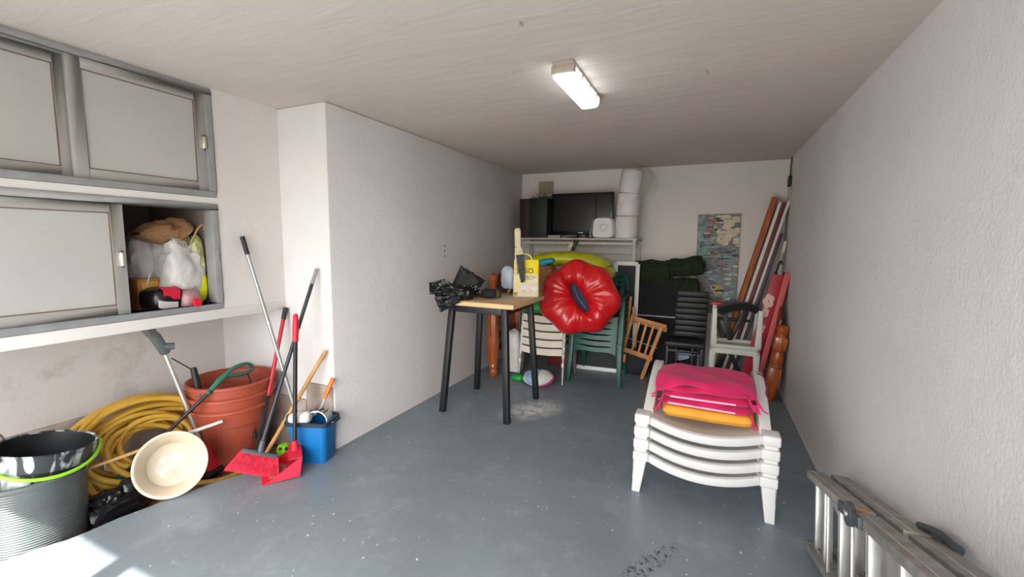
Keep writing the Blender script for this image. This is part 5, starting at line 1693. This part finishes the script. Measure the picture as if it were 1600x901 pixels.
t = thing('dustpan', 'red long-handled dustpan with a black pole beside the blue bucket', 'dustpan', (-2.40, 1.82, 0))
a_, b_ = V((-2.392, 1.862, 0.150)), V((-2.446, 1.955, 1.012))
MB().tube([a_, a_.lerp(b_, 0.80)], 0.0135, 12).build('pole', M_blackpl, t)
b = MB().tube([a_.lerp(b_, 0.79), a_.lerp(b_, 0.90), a_.lerp(b_, 0.985), b_], [0.018, 0.020, 0.016, 0.010], 12)
b.build('grip', M_redpl, t)
Rd = rz(math.radians(-38))
dc = V((-2.425, 1.800, 0.0))
def dl(x, y, z):
    return Rd @ V((x, y, 0)) + dc + V((0, 0, z))
hw = 0.125
b = MB()
b.prism([dl(-hw, -0.12, 0.002), dl(hw, -0.12, 0.002), dl(hw, 0.09, 0.016), dl(-hw, 0.09, 0.016)], (0, 0, 0.005))
b.prism([dl(-hw, 0.085, 0.010), dl(hw, 0.085, 0.010), dl(hw * .9, 0.105, 0.130), dl(-hw * .9, 0.105, 0.130)], Rd @ V((0, 0.006, 0)))
for s in (-1, 1):
    b.prism([dl(s * hw, -0.10, 0.004), dl(s * hw, 0.088, 0.012), dl(s * hw * .92, 0.105, 0.130)], Rd @ V((-s * 0.006, 0, 0)))
b.prism([dl(-hw * .92, 0.03, 0.125), dl(hw * .92, 0.03, 0.125), dl(hw * .92, 0.108, 0.130), dl(-hw * .92, 0.108, 0.130)], (0, 0, 0.005))
b.build('pan', M_redpl, t, smooth=False)
MB().tube([a_ + V((0, 0, -0.03)), a_ + V((0, 0, 0.045))], [0.024, 0.018], 12).build('socket', M_redpl, t)
b = MB()
vs = [dl(0.0, -0.03, 0.0130)]
for k in range(20):
    a = 2 * PI * k / 20
    r = 0.075 * (1 + 0.4 * mn.noise(V((math.cos(a) * 2, math.sin(a) * 2, 9))))
    vs.append(dl(r * math.cos(a) * 1.2, -0.04 + r * math.sin(a) * .8, 0.0115 + 0.05 * (r * math.sin(a) * .8) * .9 + 0.003))
b.add(vs, [(0, k + 1, (k + 1) % 20 + 1) for k in range(20)])
b.build('sweepings', mat('grey_dirt', 'a07064', 0.95, col2='b98477', vscale=40), t)['kind'] = 'stuff'

Rb = rz(math.radians(20))
qc = V((-2.405, 2.020, 0.0))
def bl(x, y, z):
    return Rb @ V((x, y, 0)) + qc + V((0, 0, z))
def rrl(w_, d_, z, r=0.035, n=6, fn=None):
    out = []
    for sx, sy, a0 in ((1, 1, 0), (-1, 1, PI / 2), (-1, -1, PI), (1, -1, 1.5 * PI)):
        for k in range(n + 1):
            a = a0 + PI / 2 * k / n
            out.append(bl(sx * (w_ - r) + r * math.cos(a), sy * (d_ - r) + r * math.sin(a), z))
    return out
def loopmesh(b, loops, cap0=True, cap1=True):
    n_ = len(loops[0])
    vs = [p for l in loops for p in l]
    fs = [(i * n_ + k, i * n_ + (k + 1) % n_, (i + 1) * n_ + (k + 1) % n_, (i + 1) * n_ + k) for i in range(len(loops) - 1) for k in range(n_)]
    if cap0:
        fs.append(tuple(range(n_)))
    if cap1:
        fs.append(tuple(range((len(loops) - 1) * n_, len(loops) * n_)))
    return b.add(vs, fs)
t = thing('mop_bucket', 'bright blue rectangular mop bucket with a dark rim', 'bucket', qc)
loopmesh(MB(), [rrl(.110, .072, 0.004), rrl(.117, .078, 0.0), rrl(.118, .080, 0.014), rrl(.136, .094, 0.270), rrl(.130, .088, 0.270), rrl(.112, .072, 0.02)]).build('body', M_blue, t, ang=40)
loopmesh(MB(), [rrl(.137, .095, 0.256), rrl(.150, .106, 0.262), rrl(.152, .108, 0.284), rrl(.146, .102, 0.290), rrl(.134, .092, 0.288), rrl(.1355, .094, 0.262), rrl(.137, .095, 0.256)], False, False).build('rim', mat('dark_grey_rim_plastic', '24303c', 0.45), t, ang=40)
MB().tube(catmull([bl(0.148, -0.04, 0.275), bl(0.172, -0.035, 0.278), bl(0.176, 0.0, 0.280), bl(0.172, 0.035, 0.278), bl(0.148, 0.04, 0.275)], 5), 0.008, 8).build('rim_lug', mat('dark_grey_rim_plastic', '24303c', 0.45), t)
t = thing('mop_wringer', 'white slotted mop wringer hooked on the blue bucket', 'wringer', bl(0.04, 0, 0.28))
b = MB()
b.grid(lambda u, v_: bl(0.052 + 0.078 * math.cos(PI * u) * (1 - 0.25 * v_), -0.05 + 0.11 * v_, 0.285 + 0.070 * math.sin(PI * u) * (1 - 0.35 * v_)), 17, 7)
b.build('cone', M_white, t, solid=0.006)
for k in range(4):
    u = 0.30 + 0.13 * k
    MB().tube([bl(0.052 + 0.082 * math.cos(PI * u), -0.045, 0.285 + 0.074 * math.sin(PI * u)), bl(0.052 + 0.066 * math.cos(PI * u), 0.03, 0.285 + 0.058 * math.sin(PI * u))], 0.0045, 6).build('slot', mat('shadow_grey_slot', '55575a', 0.7), t)
t = thing('paint_roller', 'white paint roller cage with a bright orange grip standing in the blue bucket', 'paint roller', bl(0.08, 0.05, 0.30))
h0, h1, h2 = bl(0.080, 0.020, 0.345), bl(0.092, 0.035, 0.415), bl(0.128, 0.065, 0.545)
h0, h1, h2 = V((-2.375, 2.075, 0.34)), V((-2.372, 2.095, 0.40)), V((-2.338, 2.145, 0.535))
MB().tube([h1, h1.lerp(h2, .15), h2], [0.011, 0.014, 0.016], 12).build('grip', mat('bright_orange_plastic', 'f0762a', 0.45), t)
MB().tube(catmull([h1, V((-2.38, 2.08, 0.36)), V((-2.36, 2.02, 0.335)), V((-2.40, 2.0, 0.33))], 5), 0.004, 8).build('wire', M_white, t)
t = thing('detergent_bottle', 'white plastic bottle with a dark cap lying across the blue bucket', 'bottle', bl(-0.05, -0.03, 0.29))
ba_, bb_ = bl(-0.115, -0.075, 0.305), bl(0.02, -0.060, 0.318)
MB().tube([ba_, ba_.lerp(bb_, .25), ba_.lerp(bb_, .9), bb_], [0.030, 0.042, 0.040, 0.026], 16).build('body', M_white, t)
MB().tube([ba_.lerp(bb_, -.10), ba_.lerp(bb_, 0.02)], [0.030, 0.033], 16).build('cap', mat('dark_slate_cap', '39424c', 0.5), t)
b = MB(); crumple(b, (-2.585, 1.930, 0.055), (0.085, 0.085, 0.09), seed=71, amp=0.12, nu=18, nv=12, flat=0.2)
t = thing('toy_frog', 'small lime green toy with dark spots between broom and bucket', 'toy', (-2.585, 1.93, 0))
b.build('body', M_limeh, t)
for dx, dz in ((-0.016, 0.028), (0.018, 0.028)):
    MB().lathe([(0, -.012), (.010, -.006), (.012, 0), (.010, .006), (0, .012)], 12, (-2.585 + dx + 0.030, 1.93 - 0.030 + dx * .6, 0.055 + dz)).build('spot', M_black, t)

# ------------------------------------------------------------------ inside the lower cupboard
zc = 1.063
t = thing('paper_carrier_bag', 'brown kraft paper bag lying on top of the bags in the cupboard', 'bag', (-3.08, 1.53, 1.50))
b = MB()
def kraft(u, v_):
    a = 2 * PI * u
    y = 1.385 + 0.235 * v_
    h_ = 0.082 * (0.12 + 0.88 * min(1, v_ * 1.9) ** 0.7)
    k = 1 + 0.20 * mn.noise(V((v_ * 4, math.cos(a) * 1.5, math.sin(a) * 1.5))) + 0.25 * (0.2 - abs(mn.noise(V((v_ * 7, math.cos(a) * 2.6, math.sin(a) * 2.6)))))
    return V((-3.05 + (0.06 + 0.07 * v_) * k * math.cos(a), y + 0.02 * math.sin(3 * a) * v_, 1.520 + 0.015 * v_ + h_ * k * math.sin(a)))
b.grid(kraft, 34, 20, wrap_u=True)
b.build('paper', M_paper, t, ang=30)
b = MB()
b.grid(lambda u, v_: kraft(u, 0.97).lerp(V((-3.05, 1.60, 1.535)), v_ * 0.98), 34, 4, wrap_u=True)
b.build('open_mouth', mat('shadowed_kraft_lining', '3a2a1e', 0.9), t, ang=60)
MB().tube(catmull([(-2.935, 1.640, 1.50), (-2.915, 1.655, 1.555), (-2.915, 1.688, 1.585), (-2.93, 1.705, 1.55)], 5), 0.006, 8).build('twisted_handle', mat('pale_kraft_cord', 'b38a60', 0.8), t)
t = thing('grocery_bag', 'full white plastic bag in the middle of the cupboard', 'bag', (-3.03, 1.56, zc))
b = MB(); crumple(b, (-3.02, 1.575, 1.275), (0.26, 0.235, 0.42), seed=81, amp=0.28, freq=1.9, nu=36, nv=24)
b.build('film', M_whitebag, t, ang=60)
t = thing('grocery_bag', 'greyish white plastic bag behind, at the left of the cupboard', 'bag', (-3.16, 1.46, zc))
b = MB(); crumple(b, (-3.16, 1.485, 1.29), (0.24, 0.24, 0.44), seed=82, amp=0.22, freq=1.9, nu=32, nv=20)
b.build('film', mat('greyish_plastic_film', 'bcb6b8', 0.4, bump=1.0, bscale=17), t, ang=60)
t = thing('grocery_bag', 'translucent yellow-green carrier bag at the right end of the cupboard', 'bag', (-2.96, 1.67, zc))
b = MB(); crumple(b, (-2.975, 1.662, 1.29), (0.13, 0.085, 0.42), seed=83, amp=0.25, freq=1.9, nu=28, nv=20)
b.build('film', mat('pale_yellow_green_film', 'd2d0b0', 0.4, col2='d6d23c', vscale=9, bump=1.0, bscale=17), t, ang=60)
b = MB(); crumple(b, (-2.925, 1.655, 1.20), (0.05, 0.075, 0.20), seed=84, amp=0.22, nu=26, nv=20, flat=0)
b.build('printed_patch', mat('acid_yellow_print', 'd9d80e', 0.45), t, ang=60)
t = thing('carton', 'small orange printed carton at the left inside the cupboard', 'box', (-3.06, 1.40, zc))
MB().box((-3.12, 1.350, zc), (-2.98, 1.470, zc + 0.195)).build('box', mat('orange_brown_card', 'b5793c', 0.7, col2='94592b', vscale=14), t, bevel=0.003)
MB().box((-2.9805, 1.372, zc + 0.105), (-2.9785, 1.452, zc + 0.178)).build('picture', mat('green_orange_print', 'a8ad5a', 0.6, col2='d88a32', vscale=30), t, smooth=False)
MB().tube([(-2.985, 1.385, zc + 0.12), (-2.975, 1.415, zc + 0.23)], 0.004, 6).build('straw', M_white, t)
t = thing('wrapped_bundle', 'red, black and white shrink-wrapped bundle at the front of the cupboard', 'package', (-2.94, 1.48, zc))
b = MB(); crumple(b, (-2.955, 1.455, zc + 0.072), (0.20, 0.20, 0.146), seed=91, amp=0.07, nu=32, nv=18, e=0.6, rot=rz(0.12))
b.build('black_wrap', mat('glossy_black_wrap', '191217', 0.3), t, ang=60)
b = MB()
def band(y0, y1, r0, z0, z1, x_):
    return lambda u, v_: V((x_ + 0.012 * math.sin(PI * v_) * 0.5 - 0.13 * max(0, v_ - 0.62), y0 + (y1 - y0) * u, z0 + (z1 - z0) * min(1, v_ / 0.85)))
b.grid(band(1.415, 1.500, 0, zc + 0.075, zc + 0.148, -2.856), 8, 8)
b.build('red_label', mat('crimson_label', 'cf1d3c', 0.4), t, solid=0.004)
b = MB()
b.grid(lambda u, v_: V((-2.850, 1.385 + 0.10 * u, zc + 0.015 + 0.045 * v_ + 0.02 * (1 - u) ** 2)), 6, 5)
b.build('white_label', mat('silver_white_label', 'c9c3c4', 0.4), t, solid=0.004)
b = MB(); crumple(b, (-2.890, 1.560, zc + 0.060), (0.12, 0.11, 0.124), seed=92, amp=0.16, nu=22, nv=14)
b.build('clear_wrapped_end', mat('pinkish_film', 'b58a8f', 0.3, alpha=0.9, bump=0.4, bscale=25), t, ang=60)
MB().lathe([(0, 0), (0.026, 0), (0.026, 0.028), (0.022, 0.034), (0, 0.034)], 18, (-2.842, 1.572, zc + 0.046), Matrix.Rotation(PI / 2, 3, 'Y')).build('red_cap', mat('crimson_label', 'cf1d3c', 0.4), t)
t = thing('small_bottle', 'tiny dark bottle beside the bundle on the cupboard floor', 'bottle', (-2.86, 1.665, zc))
MB().lathe([(0, 0), (0.014, 0), (0.014, 0.026), (0.007, 0.034), (0.007, 0.042), (0, 0.042)], 14, (-2.875, 1.668, zc)).build('glass', M_blackpl, t)
MB().lathe([(0.008, 0.036), (0.009, 0.036), (0.009, 0.048), (0, 0.048)], 12, (-2.875, 1.668, zc)).build('cap', M_black, t)
